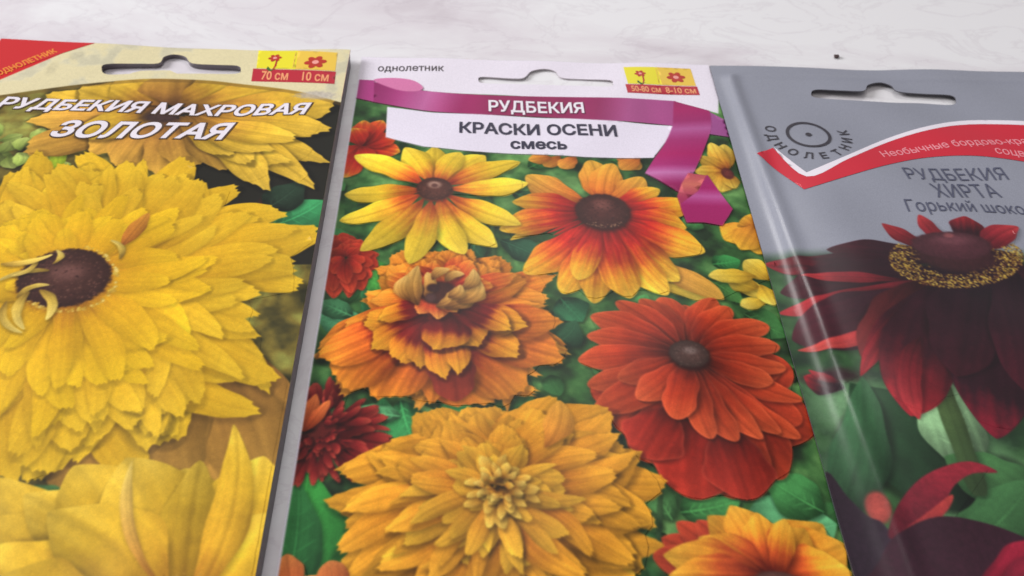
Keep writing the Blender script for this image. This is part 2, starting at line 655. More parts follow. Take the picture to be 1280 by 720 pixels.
# ------------------------------------------------------------------ the table
def build_table():
    m = bpy.data.materials.new('marble')
    m.use_nodes = True
    nt = m.node_tree
    N, Lk = nt.nodes, nt.links
    b = N['Principled BSDF']
    tc = N.new('ShaderNodeTexCoord')
    mp = N.new('ShaderNodeMapping')
    mp.inputs['Scale'].default_value = (1, 1.6, 1)
    mp.inputs['Rotation'].default_value = (0, 0, -0.25)
    Lk.new(tc.outputs['Object'], mp.inputs['Vector'])
    n1 = N.new('ShaderNodeTexNoise'); n1.inputs['Scale'].default_value = 9; n1.inputs['Detail'].default_value = 7; n1.inputs['Roughness'].default_value = .62; n1.inputs['Distortion'].default_value = .9
    n2 = N.new('ShaderNodeTexNoise'); n2.inputs['Scale'].default_value = 30; n2.inputs['Detail'].default_value = 8; n2.inputs['Roughness'].default_value = .6; n2.inputs['Distortion'].default_value = 1.4
    for n in (n1, n2):
        Lk.new(mp.outputs[0], n.inputs['Vector'])
    r1 = ramp(nt, [(.30, rgb((196, 184, 190))), (.43, rgb((222, 215, 219))), (.56, rgb((235, 233, 234)))])
    r2 = ramp(nt, [(.0, (1, 1, 1, 1)), (.475, (1, 1, 1, 1)), (.5, (.86, .83, .85, 1)), (.525, (1, 1, 1, 1)), (1, (1, 1, 1, 1))])
    Lk.new(n1.outputs['Fac'], r1.inputs[0]); Lk.new(n2.outputs['Fac'], r2.inputs[0])
    mx = N.new('ShaderNodeMix'); mx.data_type = 'RGBA'; mx.blend_type = 'MULTIPLY'; mx.inputs[0].default_value = .55
    Lk.new(r1.outputs[0], mx.inputs[6]); Lk.new(r2.outputs[0], mx.inputs[7])
    Lk.new(mx.outputs[2], b.inputs['Base Color'])
    b.inputs['Roughness'].default_value = .34
    n3 = N.new('ShaderNodeTexNoise'); n3.inputs['Scale'].default_value = 120; n3.inputs['Detail'].default_value = 4
    Lk.new(tc.outputs['Object'], n3.inputs['Vector'])
    bp = N.new('ShaderNodeBump'); bp.inputs['Strength'].default_value = .06; bp.inputs['Distance'].default_value = .0005
    Lk.new(n3.outputs['Fac'], bp.inputs['Height']); Lk.new(bp.outputs[0], b.inputs['Normal'])
    x0, x1, y0, y1, t = -.55, .55, -.12, .75, .025
    v = [(x0, y0, 0), (x1, y0, 0), (x1, y1, 0), (x0, y1, 0), (x0, y0, -t), (x1, y0, -t), (x1, y1, -t), (x0, y1, -t)]
    f = [(0, 1, 2, 3), (7, 6, 5, 4), (0, 4, 5, 1), (1, 5, 6, 2), (2, 6, 7, 3), (3, 7, 4, 0)]
    o = mesh_obj('tabletop', v, f, m, smooth=False)
    o['kind'] = 'structure'


build_table()

WHITE = mat('white_ink', (236, 228, 236), .4)
NAVY = mat('navy_ink', (48, 44, 66), .4)
SOFTBLACK = mat('black_ink', (62, 52, 58), .4)
GREYINK = mat('grey_ink', (96, 92, 108), .4)
PEACH = mat('peach_ink', (240, 160, 110), .4)
PAPER = mat('paper_back', (208, 200, 204), .55, .4, .1)
FILM = mat('film_back', (92, 90, 98), .4, .5, .1)
REDINK = mat('red_ink', (200, 40, 44), .4)


# ------------------------------------------------------------------ sheets of a packet
def sheets(pk, m, back_mat, hole, back_drop, edge_col=None):
    hole_l = [pk.loc(*p) for p in hole]
    hole_l = smooth_poly(hole_l, 4)
    W, L = pk.W, pk.L

    def edge(a, b, n):
        return [(a[0] + (b[0] - a[0]) * k / n, a[1] + (b[1] - a[1]) * k / n) for k in range(n)]
    outer = edge((0, 0), (W, 0), 60) + edge((W, 0), (W, L), 100) + edge((W, L), (0, L), 60) + edge((0, L), (0, 0), 100)
    v, f = tri_region(pk, outer, [hole_l])
    V = [pk.world(x, y) for x, y in v]
    ff = []
    for t in f:
        a, b, c = (Vector(V[i]) for i in t[:3])
        ff.append(tuple(t) if (b - a).cross(c - a).z > 0 else tuple(t)[::-1])
    mesh_obj('front_sheet', V, ff, m, pk.root, [(x / W, 1 - y / L) for x, y in v])
    VB = []
    for x, y in v:
        p = pk.world(x, y)
        VB.append((p[0], p[1], p[2] - back_drop(x, y) * MM))
    FB = [t[::-1] for t in ff]
    # rim: turn the back sheet up to meet the front along every cut edge
    cnt = {}
    for t in ff:
        for k in range(3):
            e = (t[k], t[(k + 1) % 3])
            cnt[e] = 1
    n = len(V)
    rim = [(b, a, a + n, b + n) for (a, b) in cnt if (b, a) not in cnt]
    used = sorted({i for q in rim for i in q if i < n})
    mp = {i: k for k, i in enumerate(used)}
    vr = [(V[i][0], V[i][1], V[i][2] - .004 * MM) for i in used]
    FB += [(n + mp[b], n + mp[a], ao - n, bo - n) for (b, a, ao, bo) in rim]
    mesh_obj('back_sheet', VB + vr, FB, back_mat, pk.root)
    return hole_l


def noisefun(seed, amp, s1=35.0):
    r = random.Random(seed)
    terms = [(r.uniform(.6, 2.2) / s1, r.uniform(.6, 2.2) / s1 * r.choice((-1, 1)), r.uniform(0, 6), r.uniform(.4, 1)) for _ in range(7)]

    def f(a, b):
        return amp * sum(w_ * np.sin(6.28 * (kx * a + ky * b) * .6 + p) for kx, ky, p, w_ in terms) / 3
    return f


def pillow(W, z0, B, seed, ridge=None, amp=.12, right_lift=0.0, start=22.0):
    nf = noisefun(seed, amp)

    def z(a, b):
        e = sstep(0, 20, a) * sstep(0, 20, W - a)
        v = z0 + B * e * sstep(start, start + 30, b) + nf(a, b) * (0.3 + 0.7 * e) + right_lift * sstep(W - 30, W, a)
        if ridge:
            v = v + ridge(a, b)
        return v
    return z


# ================================================================== MIDDLE PACKET
WM, LM = 90.0, 152.0
M = Packet((452, 71), (884, 81), (345, 715), WM, LM, pillow(WM, .7, 1.5, 3, amp=.28), (235, 230, 238), 11)

GREENS = [(0, (30, 62, 38)), (.45, (50, 104, 58)), (1, (74, 142, 78))]


def foliage(pk, y_from, dark=(36, 52, 34), mid=(58, 100, 52), light=(104, 150, 84)):
    n = vnoise(pk.h, pk.w, 46, pk.rng, 4)
    n2 = vnoise(pk.h, pk.w, 24, pk.rng, 3)
    n = np.clip((n - .25) * 2, 0, 1)
    c = np.stack([np.interp(n, [0, .5, 1], [dark[i], mid[i], light[i]]) for i in range(3)], -1)
    c *= (0.8 + .4 * n2)[..., None]
    y0 = int(y_from * RES)
    pk.C[y0:] = c[y0:]


def leaf(pk, base, tip, wd, col=(74, 142, 78), bend=0.05, vein=True):
    c = np.array(col)
    pk.petal(base, tip, wd, [(0, c * .55), (.4, c * .95), (1, c * 1.12)], bend=bend, p=.85, q=.85, streak=.04, vary=.05, cyl=.35, shadow=.5)
    if vein:
        pk.petal(base, tip, .16, [(0, c * 1.25), (1, c * 1.2)], bend=bend, p=.6, q=.3, streak=0, shadow=0, vary=0, cyl=0)
        b, t = np.array(base, float), np.array(tip, float)
        d = t - b
        n = np.array([-d[1], d[0]])
        for k in range(1, 6):
            f = k / 7
            for sg in (-1, 1):
                q0 = b + d * f + n * bend * 4 * f * (1 - f) * .8
                q1 = q0 + d * .13 + n * sg * .16 * (1 - abs(f - .45))
                pk.petal(tuple(q0), tuple(q1), .09, [(0, c * 1.18), (1, c * 1.05)], p=.6, q=.3, streak=0, shadow=0, vary=0, cyl=0)


foliage(M, 11)
for k in range(60):           # small out-of-focus leaves between the flowers
    x, y = 350 + 680 * M.rng.random(), 170 + 560 * M.rng.random()
    a = M.rng.random() * 6.28
    l = 18 + 26 * M.rng.random()
    g = .6 + .6 * M.rng.random()
    leaf(M, (x, y), (x + l * math.cos(a), y + l * .7 * math.sin(a)), 1.0 + 1.6 * M.rng.random(), (66 * g, 122 * g, 66 * g), .1 * M.rng.standard_normal(), False)
for b, t, wd, c in [((452, 560), (478, 495), 3, (60, 140, 80)), ((400, 745), (385, 590), 7.5, (58, 146, 62)), ((350, 760), (372, 600), 4, (52, 120, 62)),
                    ((545, 500), (590, 540), 3, (60, 150, 80)), ((500, 500), (520, 560), 3.4, (64, 150, 84)),
                    ((455, 408), (392, 392), 3.2, (88, 165, 112)), ((440, 395), (398, 376), 2.5, (70, 130, 84)), ((470, 396), (455, 355), 2.6, (52, 120, 70)),
                    ((478, 372), (462, 320), 3.0, (80, 165, 70)), ((440, 320), (420, 285), 2.6, (58, 120, 66)), ((600, 290), (590, 340), 2.6, (52, 100, 66)),
                    ((625, 300), (690, 330), 3.0, (44, 84, 60)), ((640, 240), (690, 262), 2.6, (44, 92, 56)), ((660, 210), (700, 196), 3, (56, 120, 60)),
                    ((930, 655), (1046, 655), 6.5, (96, 168, 112)), ((1030, 640), (952, 592), 4.5, (72, 142, 76)), ((850, 640), (925, 625), 4.2, (70, 140, 72)),
                    ((840, 650), (812, 600), 2.4, (84, 140, 78)), ((700, 372), (728, 402), 3.6, (46, 102, 66)), ((690, 430), (720, 400), 3.0, (40, 80, 52)),
                    ((930, 392), (985, 420), 4.0, (64, 118, 62)), ((890, 330), (925, 325), 2.6, (60, 140, 72)), ((760, 200), (800, 196), 2, (60, 120, 60)),
                    ((500, 520), (440, 512), 2.0, (90, 160, 104)), ((430, 590), (460, 560), 2.4, (96, 172, 124)), ((885, 350), (930, 380), 2.6, (70, 120, 60))]:
    leaf(M, b, t, wd, c, .06 * M.rng.standard_normal())
# stems
for b, t in [((546, 530), (544, 500)), ((822, 690), (826, 600)), ((612, 230), (618, 330))]:
    M.petal(b, t, .45, [(0, (52, 80, 50)), (1, (60, 90, 52))], p=.7, q=.2, streak=0)

flowersM = []


def done(pk, lst, c, name, label):
    lst.append((name, pk.end(c), label))


YEL = (236, 190, 44)
# small flowers behind
M.begin()
for t, wd in [((500, 190), 3.2), ((495, 170), 3.0), ((478, 150), 2.8), ((455, 150), 2.6), ((440, 160), 3), ((432, 195), 3.2), ((430, 222), 3), ((460, 200), 2.4)]:
    M.petal((452, 182), t, wd, [(0, (120, 24, 22)), (.55, (196, 44, 30)), (.85, (214, 84, 36)), (1, (232, 168, 52))], rim=.3)
done(M, flowersM, (455, 180), 'printed_flower', 'red flower with yellow petal tips beside the title panel')
M.begin()
M.double((432, 322), [(405, 300), (430, 290), (465, 305), (476, 325), (462, 352), (440, 374), (412, 372), (402, 340)],
         [(1, 16, 2.0, .1, None), (.85, 12, 1.8, .1, None), (.6, 9, 1.4, .05, None)], [(0, (92, 22, 20)), (.5, (150, 36, 26)), (1, (184, 60, 36))], rim=.4)
done(M, flowersM, (435, 325), 'printed_flower', 'small brick red double flower at the left edge')
M.begin()
M.blob((405, 545), 40, 34, (96, 26, 26), .5, .9, .2)
for k in range(190):
    a = -3.14 + 6.28 * M.rng.random()
    r = 14 + 82 * M.rng.random() ** .7
    x, y = 400 + r * 1.0 * math.cos(a), 540 + r * .75 * math.sin(a)
    M.petal((400 + (x - 400) * .45, 540 + (y - 540) * .45), (x, y), .55 + .3 * M.rng.random(), [(0, (60, 18, 20)), (.6, (124, 30, 30)), (1, (176, 66, 52))], p=1.6, q=.5, bend=.06 * M.rng.standard_normal(), shadow=.55)
for t in [(372, 505), (395, 492), (412, 500)]:
    M.petal((380, 540), t, 1.2, [(0, (150, 50, 20)), (1, (226, 120, 60))])
done(M, flowersM, (408, 545), 'printed_flower', 'dark red half open flower with quilled petals')
M.begin()
for t, wd in [((905, 180), 2.4), ((888, 178), 2.4), ((872, 195), 2.6), ((868, 215), 2.4), ((880, 232), 2.2), ((900, 240), 2.2), ((918, 236), 2)]:
    M.petal((908, 215), t, wd, [(0, (150, 60, 30)), (.4, (210, 150, 50)), (1, (226, 196, 80))])
M.blob((909, 217), 9, 8, (110, 50, 46), .3)
done(M, flowersM, (900, 210), 'printed_flower', 'small yellow flower with a maroon eye at the right edge')
M.begin()
for t, wd in [((905, 300), 3.6), ((930, 270), 3.6), ((948, 318), 3.4), ((925, 312), 3)]:
    M.petal((945, 280), t, wd, [(0, (206, 120, 40)), (1, (238, 178, 52))])
done(M, flowersM, (928, 292), 'printed_flower', 'orange petals cut off by the right edge')
M.begin()
for b, t, wd in [((800, 345), (905, 372), 3.0), ((900, 340), (960, 372), 2.4), ((950, 360), (905, 345), 3), ((965, 350), (930, 325), 3.2), ((945, 345), (885, 345), 2.2), ((960, 375), (925, 382), 1.6), ((950, 355), (968, 382), 2.2)]:
    M.petal(b, t, wd, [(0, (200, 150, 40)), (.5, (230, 190, 60)), (1, (242, 214, 96))])
done(M, flowersM, (930, 358), 'printed_flower', 'pale yellow flower behind the red one')
for b, t, wd in [((700, 195), (680, 208), 2), ((720, 196), (700, 210), 2.2), ((770, 190), (800, 212), 2.4), ((800, 196), (775, 212), 2.2), ((690, 196), (660, 200), 2)]:
    M.petal(b, t, wd, [(0, (180, 90, 40)), (1, (226, 160, 60))])

# orange double
OR = lambda fr: [(0, (96, 26, 26)), (.30, (150, 40, 28)), (.5, (206, 92, 34)), (.75, (228, 134, 40)), (1, (236, 158, 56))]
M.begin()
o3 = [(472, 330), (487, 313), (520, 312), (560, 306), (605, 307), (640, 324), (690, 342), (704, 368), (708, 400), (714, 448), (690, 470), (660, 506), (618, 514), (570, 505), (505, 514), (455, 508), (420, 492), (388, 455), (398, 424), (446, 396), (456, 360)]
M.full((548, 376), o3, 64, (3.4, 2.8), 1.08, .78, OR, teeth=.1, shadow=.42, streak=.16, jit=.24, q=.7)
M.full((548, 372), o3, 34, (2.6, 1.9), .86, .45, lambda fr: [(0, (110, 24, 22)), (.5, (176, 44, 28)), (.8, (222, 112, 40)), (1, (236, 160, 56))], teeth=.06, skip=(0, 3.14, -1), shadow=.35, streak=.16)
for b, t, wd in [((540, 420), (612, 510), 6.5), ((560, 420), (655, 500), 5.5), ((545, 420), (540, 508), 3.6), ((530, 410), (470, 505), 6.0), ((520, 405), (418, 488), 6.0), ((510, 400), (392, 450), 4.6), ((580, 400), (712, 450), 5.2), ((590, 390), (706, 400), 4.6)]:
    M.petal(b, t, wd, [(0, (90, 22, 26)), (.35, (140, 34, 26)), (.5, (204, 94, 34)), (1, (228, 142, 42))], teeth=.08, bend=.05 * M.rng.standard_normal(), streak=.16)
M.petal((560, 430), (570, 502), 4.4, [(0, (84, 24, 26)), (1, (136, 50, 34))], streak=.1)
for b, t, wd in [((535, 395), (450, 400), 3.2), ((535, 400), (462, 437), 3.6), ((540, 400), (492, 455), 3.4), ((545, 400), (522, 462), 2.8), ((552, 405), (556, 476), 2.6), ((560, 405), (575, 470), 2.4), ((565, 395), (655, 445), 3.6), ((572, 390), (662, 405), 3.8),
                 ((560, 395), (604, 432), 3.6), ((550, 390), (548, 440), 4.4), ((535, 385), (470, 400), 2.6), ((578, 385), (640, 412), 3.0)]:
    M.petal(b, t, wd, [(0, (84, 22, 26)), (.42, (128, 30, 28)), (.58, (218, 122, 34)), (1, (242, 178, 48))], teeth=.09, bend=.06 * M.rng.standard_normal(), q=.55, streak=.12, shadow=.55)
for t, wd in [((505, 372), 2), ((520, 392), 2.0), ((548, 400), 2.2), ((572, 390), 2.2), ((590, 378), 2), ((600, 362), 2)]:
    M.petal((548, 368), t, wd, [(0, (120, 30, 24)), (.6, (196, 70, 36)), (1, (236, 160, 70))], teeth=.05)
M.blob((548, 366), 30, 17, (70, 32, 26), .3)
for b, t, wd, bd in [((522, 382), (522, 332), 1.9, -.1), ((512, 376), (508, 344), 1.5, -.2), ((532, 372), (534, 340), 1.3, .1), ((545, 384), (572, 362), 1.9, .2), ((555, 385), (585, 352), 1.8, .25),
                     ((570, 378), (598, 348), 1.7, .25), ((556, 352), (580, 342), 1.2, -.2), ((540, 350), (562, 336), 1.2, -.2), ((575, 362), (592, 336), 1.4, .2), ((560, 372), (576, 356), 1.4, .2)]:
    M.petal(b, t, wd, [(0, (116, 68, 34)), (.5, (192, 138, 64)), (1, (228, 182, 98))], bend=bd, q=.6, streak=.2, p=1)
M.blob((541, 360), 11, 7, (58, 30, 30), .5)
M.blob((538, 372), 9, 8, (84, 52, 50), .5)
done(M, flowersM, (548, 400), 'printed_flower', 'orange double flower with curled buff centre')

# red-eyed yellow flower (right)
M.begin()
RE = [(0, (140, 22, 24)), (.35, (196, 40, 30)), (.55, (220, 96, 34)), (.75, (238, 160, 40)), (1, (242, 196, 60))]
for b, t, wd in [((800, 320), (905, 374), 3.0)]:
    M.petal(b, t, wd, [(0, (190, 120, 40)), (1, (226, 170, 70))])
for t, wd, bd in [((738, 200), 4.2, .05), ((765, 204), 3.6, -.05), ((803, 221), 3.2, .05), ((824, 236), 2.6, .0), ((657, 219), 3.8, -.06), ((862, 256), 3.6, .05),
                  ((640, 252), 3.2, .04), ((858, 285), 3.6, -.04), ((637, 300), 1.2, .06), ((624, 287), 3.6, .04), ((881, 315), 4.4, .04),
                  ((655, 342), 4.0, -.06), ((848, 352), 4.0, .05), ((703, 367), 3.8, -.04), ((834, 369), 3.8, .05), ((742, 379), 4.2, .0), ((787, 373), 4.0, .03), ((722, 350), 3.0, 0)]:
    M.petal((753 + (t[0] - 753) * .16, 264 + (t[1] - 264) * .16), t, wd, RE if t[1] > 225 else [(0, (170, 60, 30)), (.3, (222, 120, 40)), (1, (236, 176, 64))], bend=bd, streak=.14, q=.62)
for k in range(34):           # dark red streaks round the eye
    a = k / 34 * 6.283 + .1 * M.rng.standard_normal()
    r = 1.5 + .8 * M.rng.random()
    if math.sin(a) < -.35:
        continue
    M.petal((753 + 30 * math.cos(a), 266 + 20 * math.sin(a)), (753 + 37 * r * math.cos(a), 268 + 25 * r * math.sin(a)), .45, [(0, (140, 20, 24)), (1, (190, 44, 34))], p=.7, q=.6, shadow=0)
M.blob((754, 266), 39, 26, (60, 24, 22), .25, .9, .1)
M.blob((753, 264), 36, 23, (80, 40, 36), .12, 1, .35, .08)
M.blob((752, 256), 19, 11, (128, 74, 66), .8, .8, .2)
M.specks((756, 268), 28, 17, 130, [(64, 32, 30), (96, 56, 50), (50, 26, 26)], (.1, .22), .2)
M.specks((756, 277), 24, 8, 34, [(186, 150, 110), (160, 120, 90)], (.1, .18), .4, (0.1, 3.0))
done(M, flowersM, (753, 270), 'printed_flower', 'yellow flower with broad red ring and large brown eye')

# yellow flower left
M.begin()
YO = [(0, (180, 54, 30)), (.16, (216, 100, 36)), (.38, (238, 168, 44)), (.6, (242, 200, 50)), (1, (240, 206, 66))]
for t, wd, bd in [((543, 183), 3.0, 0), ((506, 184), 3.0, .03), ((606, 194), 3.2, -.04), ((575, 190), 3.0, -.04), ((443, 194), 3.3, .05), ((650, 202), 3.1, -.04), ((430, 243), 3.3, -.03),
                  ((660, 229), 3.0, .03), ((424, 276), 3.2, -.06), ((651, 281), 3.2, .04), ((450, 314), 3.3, -.06), ((621, 309), 3.2, .08), ((580, 318), 3.2, .06), ((512, 330), 3.2, -.03)]:
    M.petal((543 + (t[0] - 543) * .14, 237 + (t[1] - 237) * .14), t, wd, YO, bend=bd, streak=.07, q=.7)
M.blob((543, 238), 27, 17, (120, 44, 30), .3, .9, .1)
M.blob((543, 236), 24, 15, (94, 50, 40), .12, 1, .4, .06)
M.specks((543, 238), 21, 12, 80, [(70, 34, 30), (110, 64, 50)], (.1, .2), .1)
M.blob((543, 231), 12, 6, (190, 150, 130), .6, .8, .1)
M.blob((543, 232), 6, 3.5, (90, 50, 44), .6, .9, .1)
done(M, flowersM, (543, 240), 'printed_flower', 'yellow flower with slender petals and small domed eye')

# red double
M.begin()
o4 = [(738, 392), (770, 372), (800, 374), (830, 370), (860, 380), (893, 372), (925, 388), (962, 404), (978, 436), (1002, 480), (1022, 560), (985, 592), (935, 628), (868, 624), (825, 582), (790, 570), (745, 515), (722, 468), (730, 425)]
R4 = [(0, (70, 20, 16)), (.25, (124, 34, 20)), (.55, (170, 52, 26)), (1, (204, 84, 44))]
M.double((862, 470), o4, [(1, 15, 5.6, .2, (-.3, 3.4)), (.9, 12, 4.6, .1, (-.3, 3.4))], [(0, (72, 20, 16)), (.5, (142, 38, 24)), (1, (184, 62, 34))], rim=.55, q=.55, p=1.15)
for b, t, wd in [((865, 520), (868, 624), 6.5), ((840, 510), (800, 570), 5), ((905, 530), (935, 625), 5.5)]:
    M.petal(b, t, wd, [(0, (80, 20, 18)), (.4, (150, 34, 24)), (1, (186, 52, 36))], rim=.6, q=.5)
for t, wd, bd in [((856, 381), 3.2, 0), ((826, 371), 3.6, .04), ((893, 373), 3.6, -.04), ((912, 384), 3.6, -.03), ((800, 373), 3.6, .04), ((770, 376), 3.6, .05), ((738, 394), 3.8, .05),
                  ((960, 406), 3.8, -.06), ((733, 419), 3.2, .04), ((974, 432), 3.4, -.04), ((722, 450), 3.4, .03), ((982, 460), 3, .02), ((734, 482), 3.4, -.03), ((1003, 500), 3.2, .05),
                  ((966, 477), 3.2, .03), ((742, 514), 4.0, -.04), ((1000, 548), 3.3, .07), ((975, 542), 3.3, .07), ((952, 549), 3.4, .07), ((772, 474), 3.2, -.03), ((920, 552), 3.6, .07), ((888, 549), 3.4, .06),
                  ((796, 499), 3.4, -.04), ((843, 524), 3.8, 0)]:
    M.petal((862 + (t[0] - 862) * .1, 444 + (t[1] - 444) * .1), t, wd * .84, R4, bend=bd, rim=.5, q=.55, p=1.3, streak=.09, shadow=.55)
M.blob((862, 446), 30, 20, (60, 26, 24), .3)
M.blob((861, 442), 27, 18, (86, 60, 54), .15, 1, .4, .1)
M.blob((862, 438), 13, 7, (134, 112, 106), .7, .8, .2)
M.specks((861, 444), 23, 14, 70, [(60, 44, 40), (120, 96, 86)], (.08, .18), .2)
done(M, flowersM, (862, 480), 'printed_flower', 'brick red double flower with grey brown eye')

# golden double
M.begin()
o5 = [(455, 562), (520, 545), (532, 520), (570, 512), (600, 508), (650, 520), (700, 499), (712, 520), (760, 528), (792, 556), (816, 590), (812, 640), (822, 700), (780, 760), (700, 790), (600, 795), (500, 775), (420, 745), (393, 700), (394, 652), (412, 615), (450, 590)]
G5 = lambda fr: [(0, (110, 56, 20)), (.3, (180, 100, 30)), (.6, (210, 136, 36)), (1, (228, 162, 46))] if fr > .6 else [(0, (150, 84, 26)), (.35, (200, 132, 38)), (1, (234, 178, 52))]
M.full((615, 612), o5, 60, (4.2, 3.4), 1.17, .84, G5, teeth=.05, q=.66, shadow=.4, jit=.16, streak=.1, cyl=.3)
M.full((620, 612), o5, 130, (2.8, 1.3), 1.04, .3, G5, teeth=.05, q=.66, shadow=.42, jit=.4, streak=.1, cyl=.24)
M.petal((680, 560), (700, 500), 2.4, [(0, (200, 120, 40)), (1, (236, 170, 60))], bend=.1)
M.blob((628, 608), 22, 14, (84, 56, 24), .7, .85, .1)
M.full((624, 608), [(578, 585), (624, 562), (672, 585), (684, 615), (660, 655), (620, 672), (584, 648), (566, 614)], 44, (1.0, .5), 1, .25,
       [(0, (110, 62, 24)), (.4, (196, 134, 42)), (1, (240, 200, 88))], jit=.6, inner=.25, teeth=.05, shadow=.6, q=.7)
M.blob((624, 602), 11, 6, (76, 52, 26), .7, .85, .1)
for k in range(9):
    a = k / 9 * 6.28
    M.petal((624 + 20 * math.cos(a), 607 + 13 * math.sin(a)), (624 + 34 * math.cos(a + .5), 607 + 22 * math.sin(a + .5)), .6, [(0, (170, 110, 36)), (1, (240, 206, 100))], bend=.25, shadow=.6)
done(M, flowersM, (615, 640), 'printed_flower', 'large golden double flower with ruffled middle')

# bottom right orange
M.begin()
for t, wd in [((826, 672), 2.4), ((815, 694), 2.6), ((845, 652), 2.4), ((870, 650), 2.4)]:
    M.petal((950, 725), t, wd * 1.3, [(0, (110, 30, 22)), (1, (176, 62, 38))], rim=.3)
for t, wd, bd in [((884, 644), 3.6, .03), ((912, 631), 3.6, .03), ((945, 640), 3.4, 0), ((1028, 655), 4.4, -.05), ((1056, 680), 4.6, -.04), ((1005, 660), 3.6, 0), ((872, 672), 3.2, .04), ((828, 694), 3.6, .04), ((835, 720), 3.6, 0), ((1064, 715), 4.6, 0), ((980, 648), 2.2, 0)]:
    M.petal((970 + (t[0] - 970) * .08, 726 + (t[1] - 726) * .08), t, wd, [(0, (110, 30, 22)), (.4, (190, 78, 34)), (.65, (232, 150, 44)), (1, (240, 178, 58))], bend=bd, q=.78, p=1.05)
M.blob((972, 726), 34, 14, (104, 66, 58), .3, 1, .3, .1)
done(M, flowersM, (960, 705), 'printed_flower', 'orange flower cut off by the bottom of the photo')
M.begin()
for b, t, wd in [((362, 745), (358, 692), 2.4), ((420, 760), (412, 700), 2.6), ((400, 760), (382, 720), 2.2)]:
    M.petal(b, t, wd, [(0, (200, 80, 40)), (1, (232, 140, 70))])
done(M, flowersM, (385, 735), 'printed_flower', 'orange petal tips in the lower left corner')

# white header, title panel and ribbon
WH = (234, 226, 236)
LET, RIB = [], []
hdr = [(440, 60), (900, 60), (898, 142), (842, 127), (780, 123), (659, 121), (540, 115), (468, 104), (445, 100)]
M.poly(hdr, WH)
title = [(484, 134), (470, 128)] + [(539, 141), (611, 144), (739, 149), (842, 158), (832, 178), (817, 198)] + [(730, 197), (643, 193), (580, 189), (530, 184), (482, 172)]
title_l = [M.loc(*p) for p in title[0:1] + title[2:]]
M.poly(title[0:1] + title[2:], (233, 225, 238))


def ribcol(pk, xs, cols):
    A = [pk.loc(x, 150)[0] for x in xs]
    cols = np.array(cols, np.float32)

    def f(X, Y):
        g = 1 + 0.02 * np.sin(X * .7)
        return np.stack([np.interp(X + .25 * Y, [a + 3 for a in A], cols[:, i]) for i in range(3)], -1) * g[..., None]
    return f


def vcol(pk, x, ys, cols):
    Bs = [pk.loc(x, y)[1] for y in ys]
    cols = np.array(cols, np.float32)
    return lambda X, Y: np.stack([np.interp(Y + .12 * (X - 70), Bs, cols[:, i]) for i in range(3)], -1)


band = smooth_poly([(466, 103), (500, 109), (540, 115), (600, 119), (659, 121), (720, 122), (780, 123), (845, 127)], 4, False) + \
    smooth_poly([(842, 158), (790, 153), (739, 150), (611, 144), (540, 140), (500, 134), (466, 128)], 4, False)
stub = [(886, 140), (905, 150), (912, 172), (884, 168)]
M.poly(stub, (158, 80, 140))
M.poly(band, ribcol(M, [460, 500, 540, 590, 640, 700, 760, 800, 850], [(140, 40, 96), (168, 60, 122), (196, 104, 160), (160, 44, 100), (148, 40, 88), (146, 40, 86), (150, 48, 96), (172, 84, 138), (168, 76, 134)]))
tail = [(448, 100), (468, 101), (467, 128), (444, 123)]
M.poly(tail, (176, 64, 130))
curl = smooth_poly([(467, 101), (490, 98), (516, 101), (529, 110), (520, 115), (496, 113)], 5)
M.poly(curl, (214, 122, 168))
fall = smooth_poly([(842, 127), (886, 139)], 2, False) + smooth_poly([(887, 140), (889, 160), (881, 185), (868, 215), (852, 244)], 4, False) + smooth_poly([(806, 217), (818, 198), (832, 178), (841, 157)], 4, False)
M.poly(fall, vcol(M, 850, [128, 140, 155, 165, 178, 195, 208, 218, 232, 245], [(150, 40, 92), (166, 36, 98), (156, 44, 104), (180, 92, 150), (166, 50, 112), (176, 38, 104), (172, 48, 116), (202, 120, 176), (160, 40, 100), (140, 36, 84)]))
last = [(848, 250), (866, 238), (884, 219), (899, 240), (916, 262), (911, 271), (903, 283), (880, 279), (858, 279), (852, 264)]
M.poly(last, vcol(M, 880, [220, 240, 250, 262, 285], [(164, 50, 110), (176, 40, 108), (198, 96, 160), (170, 40, 106), (166, 36, 100)]))
knot = [(860, 217), (883, 220), (872, 240), (850, 256), (846, 246), (852, 230)]
M.poly(knot, vcol(M, 862, [216, 234, 252], [(188, 72, 96), (220, 118, 104), (176, 58, 96)]))
for nm, pl, lb in (('ribbon_stub', stub, None), ('ribbon_band', band, 'long magenta band of the printed ribbon'), ('ribbon_tail', tail, None), ('ribbon_curl', curl, 'pale pink rolled end of the printed ribbon'),
                   ('ribbon_fall', fall, 'magenta end of the printed ribbon hanging beside the title'), ('ribbon_end', last, None), ('ribbon_knot', knot, 'orange tinted fold in the printed ribbon')):
    RIB.append((nm, [M.loc(*p) for p in pl], lb))
# thin white border of the sheet
bw = int(.55 * RES)
M.C[:, :bw] = (230, 224, 232)
M.C[int(11 * RES):, -2:] = (200, 190, 200)

M.root = root('seed_packet', 'white topped packet of orange and red flowers with a magenta ribbon, in the middle', 'seed packet',
              (M.world(45, 75)[0], M.world(45, 75)[1], 0), 'flower seed packets laid side by side')
MP = print_material(M, 'middle_print', .42, .22)
holeM = [(598, 100), (603, 96), (640, 98), (655, 97), (664, 89), (680, 86), (694, 89), (702, 97), (730, 99), (762, 100), (766, 104), (762, 108), (720, 107), (680, 106), (640, 105), (604, 104)]
sheets(M, MP, PAPER, holeM, lambda x, y: .3 + 0 * x)
off = .03
for nm, pl, lb in flowersM:
    decal(M, nm, pl, MP, off, label=lb)
    off += .008
decal(M, 'title_panel', title_l, MP, off + .012)
off += .03
for nm, pl, lb in RIB:
    decal(M, nm, pl, MP, off, label=lb)
    off += .008
TOP = off + .03


